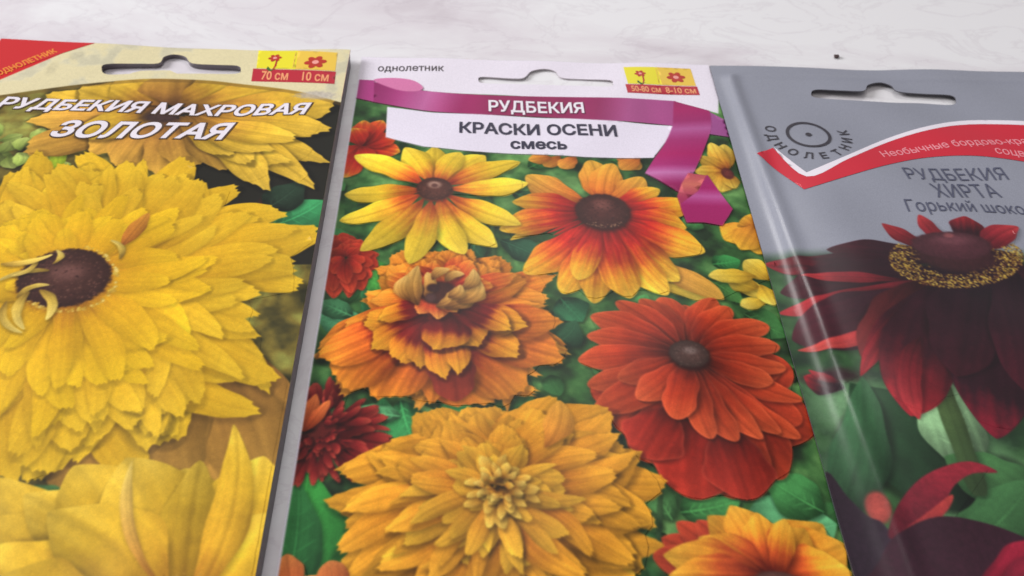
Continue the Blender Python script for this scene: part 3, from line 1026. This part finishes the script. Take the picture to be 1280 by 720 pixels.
# ------------------------------------------------------------------ pictograms
YELLOWINK = mat('yellow_ink', (234, 222, 40), .4)
AMBERINK = mat('amber_ink', (236, 196, 70), .4)
CRIMSON = mat('crimson_ink', (186, 34, 52), .4)
ORANGEINK = mat('orange_ink', (186, 48, 28), .4)
GREENINK = mat('green_ink', (60, 100, 40), .4)
PINKINK = mat('pink_ink', (240, 160, 150), .4)


def flat_shape(pk, name, pts, m, o, parent, label=None, mm=False):
    P = pts if mm else [pk.loc(*p) for p in pts]
    ob = decal(pk, name, P, m, o, parent=parent)
    if label:
        ob['label'] = label
    return ob


def lerp2(q, u, v):
    """point in the quad q (tl,tr,br,bl)"""
    a = [q[0][i] + (q[1][i] - q[0][i]) * u for i in (0, 1)]
    b = [q[3][i] + (q[2][i] - q[3][i]) * u for i in (0, 1)]
    return (a[0] + (b[0] - a[0]) * v, a[1] + (b[1] - a[1]) * v)


def pictogram(pk, quad, band_v, texts, o):
    """size table: two little flowers on yellow above a red strip with the sizes"""
    L = [pk.loc(*p) for p in quad]
    q = lambda u, v: lerp2(L, u, v)
    base = flat_shape(pk, 'size_table', [q(0, 0), q(.5, 0), q(.5, band_v), q(0, band_v)], YELLOWINK, o, pk.root, 'yellow and red table of plant height and spacing', True)
    flat_shape(pk, 'amber_field', [q(.5, 0), q(1, 0), q(1, band_v), q(.5, band_v)], AMBERINK, o, base, None, True)
    flat_shape(pk, 'size_strip', [q(-.04, band_v + .02), q(1.01, band_v + .02), q(1.01, 1), q(-.04, 1)], CRIMSON, o + .01, base, None, True)
    flat_shape(pk, 'divider', [q(.47, .05), q(.485, .05), q(.475, band_v - .04), q(.46, band_v - .04)], AMBERINK, o + .03, base, None, True)
    sx = L[1][0] - L[0][0]
    for (cu, cv, r, k) in ((.22, .27, .085, 0), (.74, .36, .14, 1)):
        c = q(cu, cv)
        pts = []
        for j in range(48):
            a = j / 48 * 6.2832
            rr = r * sx * (.62 + .38 * abs(math.cos(3 * a + .4)))
            pts.append((c[0] + rr * math.cos(a), c[1] + rr * 1.0 * math.sin(a)))
        flat_shape(pk, 'flower_symbol', pts, ORANGEINK, o + .045, base, None, True)
        pts = [(c[0] + r * .3 * sx * math.cos(j / 12 * 6.2832), c[1] + r * .3 * sx * math.sin(j / 12 * 6.2832)) for j in range(12)]
        flat_shape(pk, 'symbol_eye', pts, PINKINK, o + .06, base, None, True)
    c = q(.22, .27)
    h = (L[3][1] - L[0][1])
    flat_shape(pk, 'symbol_stem', [(c[0] + .02 * sx, c[1]), (c[0] + .04 * sx, c[1]), (c[0] + .045 * sx, c[1] + .25 * h), (c[0] + .0 * sx, c[1] + .44 * h), (c[0] - .01 * sx, c[1] + .43 * h), (c[0] + .02 * sx, c[1] + .25 * h)], ORANGEINK, o + .035, base, None, True)
    flat_shape(pk, 'symbol_leaf', [(c[0] - .01 * sx, c[1] + .36 * h), (c[0] - .06 * sx, c[1] + .25 * h), (c[0] - .07 * sx, c[1] + .33 * h), (c[0] - .02 * sx, c[1] + .42 * h), (c[0] + .05 * sx, c[1] + .33 * h)], GREENINK, o + .04, base, None, True)
    for (s, u0, u1) in texts:
        v, f = text_tris(s, .02)
        lo, hi = v.min(0), v.max(0)
        V = []
        for x, y in (v - lo) / (hi - lo):
            p = q(u0 + (u1 - u0) * x, 1 - .05 - (1 - band_v - .13) * y)
            V.append(pk.world(p[0], p[1], o + .05))
        mesh_obj('lettering', V, up_faces(V, f), PEACH, base, smooth=False)


pictogram(M, [(779, 84), (863, 86), (874, 119), (788, 116)], .66, [('50-80 см', .03, .46), ('8-10 см', .53, .97)], .04)
lettering(M, 'РУДБЕКИЯ', (611, 143), (731, 145), 17, WHITE, TOP + .02, .022, 0, .022, mat('plum_ink', (104, 26, 66), .4), (.12, .12))
lettering(M, 'КРАСКИ ОСЕНИ', (574, 167), (772, 172), 14, NAVY, TOP, .03)
lettering(M, 'смесь', (638, 187), (709, 188), 10, NAVY, TOP, .032)
lettering(M, 'однолетник', (472, 91), (555, 91), 8, SOFTBLACK, .05, .012)

# ================================================================== LEFT PACKET
WL, LL = 92.0, 152.0
Lp = Packet((9, 49), (438, 62), (-285, 715), WL, LL, pillow(WL, 1.6, 1.6, 8, right_lift=1.9, amp=.25), (226, 214, 170), 23)
Lp.ey = None
# the visible right edge fixes the direction of the sides
_zr = float(Lp.zfun(WL, 140.0))
_zt = float(Lp.zfun(WL, 0.0))
_tr = np.array(ray(438, 62, _zt)); _br = np.array(ray(320, 715, _zr))
_tl = np.array(ray(9, 49, 1.5))
Lp.ex = (_tr - _tl) / np.linalg.norm(_tr - _tl)
Lp.ey = (_br - _tr) / np.linalg.norm(_br - _tr)
Lp.tl = _tr - Lp.ex * WL
Lp.inv = np.linalg.inv(np.column_stack([Lp.ex, Lp.ey]))
P = Lp
foliage(P, 10, (54, 52, 30), (120, 104, 44), (150, 150, 70))
flowersL = []
P.poly([(210, 60), (440, 60), (430, 330), (330, 330), (200, 260)], lambda X, Y: np.array([44, 42, 34.]) * (0.8 + 0 * X)[..., None])
P.blob((340, 255), 22, 16, (100, 40, 36), .6)
leaf(P, (330, 285), (405, 250), 5.5, (60, 150, 90), .06)
leaf(P, (330, 262), (380, 225), 4, (40, 60, 44), .04)
for k in range(26):
    x, y = -10 + 100 * P.rng.random(), 165 + 60 * P.rng.random()
    a = P.rng.random() * 6.28
    g = .7 + .5 * P.rng.random()
    P.petal((x, y), (x + 34 * math.cos(a), y + 18 * math.sin(a)), 1.6 + P.rng.random(), [(0, (120 * g, 140 * g, 60 * g)), (1, (176 * g, 190 * g, 100 * g))], bend=.12 * P.rng.standard_normal())
P.petal((70, 215), (75, 180), 1.8, [(0, (150, 180, 40)), (1, (190, 206, 50))])
# back upper flower
P.begin()
BY = [(0, (140, 92, 40)), (.3, (186, 134, 46)), (.6, (214, 170, 50)), (1, (226, 184, 62))]
BB = [(0, (124, 80, 42)), (.4, (172, 122, 50)), (1, (206, 158, 60))]
for t, wd, st in [((50, 118), 7, BY), ((95, 110), 7, BY), ((150, 92), 8, BY), ((220, 90), 8, BB), ((300, 95), 8, BY), ((370, 110), 8, BY), ((430, 130), 8, BY), ((30, 150), 6, BB), ((20, 190), 6, BB),
                  ((110, 195), 6, BB), ((150, 215), 5.5, BB), ((90, 170), 6, BY), ((418, 165), 5.5, BY), ((200, 225), 5.5, BB), ((240, 215), 5.5, BB), ((290, 215), 5, BB), ((415, 205), 4.2, BY), ((398, 237), 4.4, BY),
                  ((368, 205), 4.2, BY), ((336, 242), 4.6, BY), ((318, 208), 4.2, BY), ((290, 196), 4.4, BY), ((345, 190), 4, BY), ((380, 175), 4, BY)]:
    P.petal((215 + (t[0] - 215) * .12, 138 + (t[1] - 138) * .12), t, wd, st, bend=.05 * P.rng.standard_normal(), teeth=.06, streak=.1)
P.blob((200, 146), 34, 12, (70, 50, 46), .6)
done(P, flowersL, (220, 150), 'printed_flower', 'ochre yellow flower behind the lettering')
# brown gold petals under the big flower
P.begin()
for b, t, wd in [((200, 420), (250, 640), 10), ((260, 420), (300, 640), 9), ((310, 430), (330, 600), 8), ((180, 480), (210, 620), 9), ((290, 450), (345, 640), 7), ((80, 480), (150, 640), 8)]:
    P.petal(b, t, wd, [(0, (160, 108, 50)), (.5, (186, 134, 56)), (1, (198, 150, 66))], streak=.07, shadow=.3)
done(P, flowersL, (270, 560), 'printed_petals', 'brownish gold petals between the two big yellow flowers')
P.petal((0, 640), (75, 610), 2.4, [(0, (44, 80, 44)), (1, (70, 110, 60))])
P.petal((-10, 660), (20, 640), 2.4, [(0, (44, 80, 44)), (1, (70, 110, 60))])
# big flower
P.begin()
oL = [(0, 225), (35, 200), (62, 190), (100, 196), (130, 205), (160, 196), (186, 178), (200, 196), (250, 196), (274, 212), (300, 232), (316, 256), (376, 280), (384, 318), (376, 362), (358, 402), (342, 440), (352, 478), (338, 500),
      (290, 520), (215, 545), (175, 575), (120, 560), (60, 604), (0, 628), (-50, 610), (-100, 520), (-120, 400), (-80, 290)]
GY = lambda fr: [(0, (190, 120, 36)), (.25, (206, 146, 32)), (.6, (220, 168, 32)), (1, (230, 186, 42))] if fr > .75 else [(0, (206, 130, 38)), (.35, (222, 164, 28)), (1, (233, 188, 32))]
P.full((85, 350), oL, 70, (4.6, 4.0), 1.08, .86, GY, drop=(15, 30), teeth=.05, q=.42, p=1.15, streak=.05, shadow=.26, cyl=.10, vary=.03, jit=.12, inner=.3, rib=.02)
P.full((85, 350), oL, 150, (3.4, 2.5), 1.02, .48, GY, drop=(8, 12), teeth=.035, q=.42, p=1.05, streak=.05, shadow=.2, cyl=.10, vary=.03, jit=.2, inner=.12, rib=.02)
P.petal((150, 310), (186, 266), 1.8, [(0, (190, 110, 40)), (1, (220, 150, 50))], shadow=.2)
P.blob((80, 350), 70, 44, (150, 90, 30), .35, .8, .1, .12)
P.blob((80, 346), 62, 39, (78, 46, 40), .1, 1, .35, .10)
P.blob((84, 340), 36, 17, (122, 80, 72), .8, .75, .2)
P.specks((80, 346), 54, 32, 300, [(60, 34, 32), (96, 58, 50), (112, 74, 62)], (.12, .3), .1)
P.specks((82, 347), 66, 43, 110, [(222, 184, 70), (206, 160, 54), (236, 206, 110)], (.2, .5), .9, (-1.2, 2.4))
for b, t, wd, bd in [((62, 338), (-5, 352), .7, .12), ((66, 330), (70, 312), .7, .3), ((48, 322), (14, 345), .7, -.2), ((20, 372), (62, 356), .75, -.2), ((36, 364), (30, 412), 1.0, .18), ((50, 362), (58, 400), 1.1, -.2),
                     ((0, 330), (66, 318), .8, .08), ((8, 376), (28, 416), .8, .2), ((150, 324), (138, 300), .7, .2)]:
    P.petal(b, t, wd, [(0, (180, 140, 50)), (.5, (226, 190, 80)), (1, (236, 208, 110))], bend=bd, p=.9, q=.5, shadow=.5)
done(P, flowersL, (90, 365), 'printed_flower', 'large yellow double flower with dark brown eye')
# lower flower
P.begin()
LY = [(0, (200, 130, 40)), (.3, (214, 160, 42)), (.7, (228, 182, 46)), (1, (234, 194, 64))]
for b, t, wd, bd in [((170, 740), (-30, 600), 7, -.05), ((170, 760), (-40, 660), 8, 0), ((190, 750), (30, 618), 5.5, .05), ((160, 790), (-40, 700), 9, 0), ((230, 760), (232, 585), 9, 0), ((300, 760), (345, 600), 9, -.05),
                     ((240, 780), (330, 570), 8, .06), ((180, 760), (92, 582), 8.5, .06), ((210, 760), (158, 572), 8.5, .05), ((250, 790), (345, 640), 8, .05), ((225, 790), (250, 575), 5, -.02), ((225, 770), (292, 530), 3.0, .10), ((200, 780), (60, 640), 7, .1), ((140, 800), (-20, 730), 7, 0)]:
    P.petal(b, t, wd, LY, bend=bd, q=.72, p=1.05, streak=.05, shadow=.3, cyl=.26)
P.petal((208, 740), (165, 575), 1.0, [(0, (190, 120, 40)), (1, (240, 210, 100))], bend=-.12, shadow=.4)
P.specks((235, 730), 40, 14, 60, [(120, 70, 30), (200, 150, 60)], (.2, .4))
done(P, flowersL, (190, 680), 'printed_flower', 'golden yellow flower with long upright petals at the bottom')
# cream header
hd = [(-80, 30), (450, 30), (450, 134)] + smooth_poly([(422, 127), (385, 117), (352, 111), (300, 105), (264, 101), (220, 99), (176, 99), (105, 105), (50, 112), (0, 119), (-80, 128)], 4, False)
gn = P.grainB


def cream(X, Y):
    xi = np.clip((X * RES).astype(int), 0, P.w - 1); yi = np.clip((Y * RES).astype(int), 0, P.h - 1)
    n = P.grainB[yi, xi]; n2 = P.grainA[yi, xi]
    g = 1 - .06 * sstep(.58, .75, n) - .05 * n2
    c = np.array([228, 216, 172.]) * g[..., None]
    return c + np.array([-6, -2, 8.]) * sstep(.5, .7, n)[..., None]


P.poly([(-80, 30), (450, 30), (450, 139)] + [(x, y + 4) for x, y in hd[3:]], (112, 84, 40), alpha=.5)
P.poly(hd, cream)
P.blob((258, 58), 12, 5, (150, 150, 120), .8, .7, 0, .5)
P.blob((95, 70), 13, 9, (190, 182, 150), .8, .6, 0, .6)
P.blob((395, 119), 34, 7, (186, 176, 166), .6, .8, 0, .5)
P.blob((65, 85), 9, 12, (196, 186, 150), .8, .6, 0, .6)
P.poly([(-60, 40), (122, 48), (-20, 108), (-80, 108)], (204, 36, 40))
P.root = root('seed_packet', 'cream topped packet of double yellow flowers lying on the left', 'seed packet', (P.world(45, 75)[0], P.world(45, 75)[1], 0), 'flower seed packets laid side by side')
LPm = print_material(P, 'left_print', .5, .22)
holeL = [(127, 86), (133, 80), (170, 79.5), (198, 79), (205, 71), (218, 68), (232, 71), (240, 79), (270, 81), (296, 82), (301, 87), (295, 92), (250, 92), (215, 92), (170, 92), (134, 93)]
sheets(P, LPm, mat('gap_shade_grey', (122, 114, 119), .5, .4, .1), holeL, lambda x, y: max(.3, float(P.zfun(x, y)) - .25) if y > 2.5 else .3)  # back and side wall coloured darker to stand in for shade in the gap
off = .03
for nm, pl, lb in flowersL:
    decal(P, nm, pl, LPm, off, label=lb)
    off += .008
tri = [P.loc(*p) for p in [(8, 49), (122, 49), (0, 101)]]
tri = [(0.05, .05), (tri[1][0], .05), (0.05, P.loc(0, 101)[1] + 1)]
flat_shape(P, 'corner_flash', tri, mat('flash_red', (204, 36, 40), .4), off, P.root, 'red corner triangle', True)
lettering(P, 'ОДНОЛЕТНИК', (0, 96), (74, 66), 8, mat('flash_orange', (236, 140, 50), .4), off + .03, .03)
TL = off + .03
pictogram(P, [(324, 61), (422, 66), (417, 105), (318, 102)], .60, [('70 см', .08, .42), ('10 см', .60, .93)], .04)
BROWNINK = mat('brown_ink', (84, 62, 44), .4)
lettering(P, 'РУДБЕКИЯ МАХРОВАЯ', (-10, 138), (387, 146), 18, WHITE, TL + .02, .03, .3, .045, BROWNINK, (.12, .12))
lettering(P, 'ЗОЛОТАЯ', (58, 171), (290, 175), 21, WHITE, TL + .02, .03, .35, .04, BROWNINK, (.14, .14))

# ================================================================== RIGHT PACKET
WR, LR = 88.0, 152.0


def ridgeR(a, b):
    r = 4.2 + .028 * b
    top = np.exp(-((b - 4.5) / .9) ** 2) * sstep(3, 5, a)
    side = np.exp(-((a - r) / 1.7) ** 2) * sstep(3, 6, b)
    return .62 * side + .26 * top + .5 * sstep(3, 9, a) * sstep(40, 90, b)


R = Packet((887, 82), (1280, 90), (1068, 720), WR, LR, pillow(WR, 1.6, 1.5, 5, ridgeR, amp=.34), (146, 148, 160), 37)
R.grid = .72
# photo on the lower part
n = R.grainB
cut = R.loc(980, 318)[1]
Yb = (np.arange(R.h) / RES)[:, None]
Xa = (np.arange(R.w) / RES)[None, :]
low = sstep(cut - 2, cut + 3, Yb + 0 * Xa)
gcol = np.stack([np.interp(n, [.2, .5, .8], v) for v in ((26, 44, 72), (46, 78, 112), (30, 42, 66))], -1)
R.C = R.C * (1 - low[..., None]) + gcol.astype(np.float32) * low[..., None]
R.C = R.C.astype(np.float32)
flowersR = []
for c_, rx, ry, col, al in [((1060, 500), 90, 60, (100, 140, 98), .85), ((1150, 545), 110, 70, (48, 76, 52), .8), ((1190, 500), 60, 46, (150, 190, 140), .98), ((1245, 580), 50, 60, (96, 138, 92), .8),
                            ((1050, 590), 45, 50, (82, 116, 84), .7), ((1200, 655), 80, 34, (86, 130, 84), .9), ((1040, 470), 60, 16, (54, 26, 34), .9), ((1085, 420), 18, 14, (90, 130, 60), .8), ((1160, 470), 30, 16, (110, 150, 104), .8)]:
    R.blob(c_, rx, ry, col, .8, al, .1, .3)
leaf(R, (1215, 640), (1062, 478), 9.5, (36, 66, 40), .03, False)
leaf(R, (1050, 650), (1078, 470), 4.6, (50, 90, 56), .05, False)
leaf(R, (1215, 600), (1168, 455), 5.0, (142, 184, 132), -.03)
leaf(R, (1300, 640), (1180, 570), 6.0, (62, 106, 60), .04, False)
leaf(R, (1200, 690), (1290, 600), 5.0, (56, 98, 56), .04)
R.petal((1225, 620), (1158, 440), 2.0, [(0, (60, 84, 48)), (1, (76, 96, 52))], p=.8, q=.3, streak=.05)
R.begin()
R.blob((1200, 385), 95, 60, (36, 16, 28), .5, .97, 0, .2)
DK = [(0, (34, 16, 26)), (.6, (50, 20, 30)), (1, (74, 22, 34))]
DR = [(0, (34, 14, 24)), (.5, (56, 18, 28)), (.8, (120, 26, 36)), (1, (170, 36, 44))]
BR = [(0, (64, 20, 28)), (.55, (134, 30, 40)), (1, (190, 52, 56))]
for b, t, wd, st, bd in [((1195, 310), (1290, 380), 11, DK, 0), ((1170, 315), (1102, 279), 2.6, BR, -.05), ((1190, 310), (1148, 268), 2.4, BR, -.06), ((1210, 305), (1206, 270), 4, DR, .0), ((1225, 315), (1272, 283), 3.4, BR, -.06),
                         ((1190, 320), (1033, 312), 4.6, DK, -.03), ((1180, 340), (955, 330), 5.5, [(0, (34, 16, 26)), (.6, (60, 20, 30)), (.8, (110, 26, 36)), (1, (190, 44, 54))], -.03),
                         ((1190, 345), (975, 366), 7.5, DK, .02), ((1130, 350), (1000, 344), 1.8, BR, 0), ((1170, 350), (972, 392), 3.2, BR, -.02), ((1180, 372), (990, 425), 9, DK, .0),
                         ((1160, 370), (996, 438), 2.2, [(0, (120, 26, 34)), (.5, (160, 36, 44)), (1, (206, 76, 66))], -.10), ((1150, 350), (1080, 452), 6, [(0, (60, 20, 26)), (1, (140, 44, 44))], .02),
                         ((1180, 350), (1075, 470), 3, DR, .05), ((1240, 350), (1300, 450), 10, DR, 0), ((1190, 350), (1138, 520), 9, DR, .05), ((1150, 420), (1148, 524), 3, BR, .1), ((1225, 330), (1245, 548), 10, [(0, (30, 14, 24)), (.7, (48, 18, 28)), (.86, (110, 22, 38)), (1, (160, 26, 48))], 0),
                         ((1215, 340), (1195, 470), 9, DK, 0), ((1260, 330), (1295, 500), 8, DK, 0), ((1055, 485), (1004, 470), 3, DR, 0), ((1050, 478), (1010, 462), 1, BR, 0)]:
    R.petal(b, t, wd * .8, st, bend=bd, q=.74, p=1.15, streak=.08, shadow=.35, cyl=.2)
R.blob((1200, 345), 62, 24, (34, 14, 26), .5, .95, 0)
R.specks((1195, 322), 84, 38, 1500, [(196, 160, 60), (150, 112, 40), (226, 196, 90), (90, 50, 34)], (.10, .26), .5, (-.5, 3.64))
R.blob((1192, 320), 60, 24, (62, 30, 34), .35, 1, .2)
R.blob((1188, 307), 54, 19, (84, 42, 50), .15, 1, .25, .05)
R.blob((1190, 300), 36, 9, (112, 62, 70), .7, .7, 0)
R.blob((1185, 294), 9, 4, (150, 84, 84), .6, .7, 0)
done(R, flowersR, (1190, 345), 'printed_flower', 'very dark maroon flower with yellow pollen ring')
R.begin()
leafy = R
R.blob((1097, 634), 20, 26, (176, 70, 62), .35, .95, .3)


def tone(c0, c1, k=.5):
    """a velvety petal colour: c0 to c1 down the sheet, with uneven pile"""
    def f(X, Y):
        xi = np.clip((X * RES).astype(int), 0, R.w - 1); yi = np.clip((Y * RES).astype(int), 0, R.h - 1)
        t = np.clip((Y - Y.min()) / max(np.ptp(Y), 1e-3) + k * (R.grainB[yi, xi] - .5), 0, 1)[..., None]
        return (np.array(c0) * (1 - t) + np.array(c1) * t) * (.86 + .28 * R.grainA[yi, xi])[..., None]
    return f


R.poly(smooth_poly([(1030, 596), (1060, 622), (1084, 645), (1104, 655), (1124, 690), (1130, 760), (1050, 760)], 5), tone((40, 26, 36), (48, 32, 46)))
R.poly(smooth_poly([(1110, 668), (1122, 632), (1148, 600), (1180, 583), (1215, 577), (1247, 590), (1216, 592), (1194, 606), (1180, 628), (1150, 650), (1122, 672)], 5), tone((150, 36, 50), (84, 20, 34)))
R.poly(smooth_poly([(1124, 668), (1160, 640), (1190, 618), (1186, 636), (1160, 662), (1130, 684)], 5), tone((186, 62, 56), (120, 34, 42)))
R.poly(smooth_poly([(1086, 760), (1100, 700), (1122, 668), (1172, 646), (1232, 654), (1290, 676), (1330, 700), (1330, 770)], 5), tone((50, 22, 34), (60, 28, 42)))
R.petal((1190, 780), (1300, 676), 4.4, [(0, (70, 20, 36)), (.5, (140, 24, 48)), (1, (186, 34, 62))], bend=.1, q=.7, shadow=.3)
R.petal((1230, 780), (1340, 700), 4.4, [(0, (60, 20, 36)), (.5, (120, 24, 44)), (1, (170, 34, 60))], q=.7)
done(R, flowersR, (1150, 690), 'printed_flower', 'dark crimson petals of a second flower at the bottom')
# red swoosh with white upper line
sw_top = smooth_poly([(966, 185), (1008, 221), (1060, 199), (1110, 178), (1160, 163), (1210, 156), (1285, 157), (1330, 162)], 5, False)
sw_bot = smooth_poly([(1330, 212), (1285, 203), (1220, 195), (1160, 197), (1110, 206), (1060, 220), (1005, 237)], 5, False)
swoosh = sw_top + sw_bot + [(946, 192)]
line = [(967, 184)] + sw_top[1:] + [(x, y + 0) for x, y in smooth_poly([(1330, 157), (1285, 152), (1210, 151), (1160, 158), (1110, 173), (1060, 194), (1008, 216)], 5, False)]
REDFILM = mat('swoosh_red', (206, 36, 56), .35)
R.root = root('seed_packet', 'silver grey packet of dark maroon flowers, at the right', 'seed packet', (R.world(44, 75)[0], R.world(44, 75)[1], 0), 'flower seed packets laid side by side')
RPm = print_material(R, 'right_print', .36, .35, .36, .05)
holeR = [(1014, 117), (1020, 112), (1050, 113), (1079, 113.5), (1085, 106), (1100, 103), (1114, 107), (1122, 114), (1150, 117), (1188, 119), (1195, 126), (1189, 131), (1150, 129), (1110, 128), (1060, 125), (1020, 122)]
sheets(R, RPm, FILM, holeR, lambda x, y: .3 + 0 * x)
off = .03
for nm, pl, lb in flowersR:
    decal(R, nm, pl, RPm, off, label=lb)
    off += .008
flat_shape(R, 'red_swoosh', swoosh, REDFILM, off + .05, R.root)
flat_shape(R, 'white_line', line, WHITE, off + .07, R.root)
TR = off + .09
BLUEGREY = mat('blue_grey_ink', (84, 86, 106), .4)
lettering(R, 'Необычные бордово-красные', (1107, 199), (1330, 183), 10, mat('pale_pink_ink', (240, 150, 160), .4), TR, .008, curve=.55)
lettering(R, 'соцветия', (1246, 194), (1320, 203), 9, bpy.data.materials['pale_pink_ink'], TR, .008)
lettering(R, 'РУДБЕКИЯ', (1138, 227), (1264, 228), 18, BLUEGREY, TR, 0)
lettering(R, 'ХИРТА', (1172, 247), (1253, 247), 16, BLUEGREY, TR, 0)
lettering(R, 'Горький шоколад', (1137, 269), (1325, 274), 17, BLUEGREY, TR, 0)
# round emblem: ring, dot and the word set around it
cx, cy = R.loc(1010.5, 168.5)
ro = (R.loc(1038, 168)[0] - R.loc(983, 168)[0]) / 2
N = 48
ringo = [(cx + ro * math.cos(k / N * 6.2832), cy + ro * math.sin(k / N * 6.2832)) for k in range(N)]
ringi = [(cx + (ro - .75) * math.cos(k / N * 6.2832), cy + (ro - .75) * math.sin(k / N * 6.2832)) for k in range(N)]
V, F = [], []
for k in range(N):
    V += [R.world(*ringo[k], TR), R.world(*ringi[k], TR)]
for k in range(N):
    a, b = 2 * k, 2 * ((k + 1) % N)
    F.append((a + 1, b + 1, b, a))
DARK = mat('emblem_ink', (58, 54, 62), .4)
em = mesh_obj('emblem_ring', V, F, DARK, R.root)
em['label'] = 'dark ring of the round emblem'
dot = [(cx + .75 * math.cos(k / 14 * 6.2832), cy + .75 * math.sin(k / 14 * 6.2832)) for k in range(14)]
flat_shape(R, 'emblem_dot', dot, DARK, TR, em, None, True)
word = 'ОДНОЛЕТНИК'
V, F = [], []
rt_ = ro + 3.5
for k, ch in enumerate(word):
    v, f = text_tris(ch, .015)
    lo, hi = v.min(0), v.max(0)
    sc_ = 2.3 / .7
    th = math.radians(-15 + k * 205 / 9)           # 0 = left, 90 = straight under, 180 = right
    ox, oy = -math.cos(th), math.sin(th)           # outward direction
    tx, ty = math.sin(th), math.cos(th)            # reading direction
    b0 = len(V)
    for x, y in v:
        u = (x - (lo[0] + hi[0]) / 2) * sc_
        h_ = (y - .36) * sc_
        V.append(R.world(cx + ox * (rt_ - h_) + tx * u, cy + oy * (rt_ - h_) + ty * u, TR))
    F += up_faces(V, [tuple(i + b0 for i in t) for t in f])
ob = mesh_obj('lettering', V, F, DARK, em, smooth=False)

# ================================================================== a crumb on the table
x, y = ray(1045, 72, 0)
r_ = random.Random(4)
import bmesh
bm = bmesh.new()
bmesh.ops.create_icosphere(bm, subdivisions=2, radius=.75 * MM)
for v in bm.verts:
    v.co *= r_.uniform(.75, 1.2)
    v.co.z *= .6
    v.co += Vector((x * MM, y * MM, .4 * MM))
me = bpy.data.meshes.new('crumb')
bm.to_mesh(me)
bm.free()
me.materials.append(mat('crumb_brown', (70, 52, 52), .7))
o = bpy.data.objects.new('crumb', me)
COL.objects.link(o)
o['label'] = 'tiny dark crumb lying on the pale marble above the silver packet'
o['category'] = 'crumb'
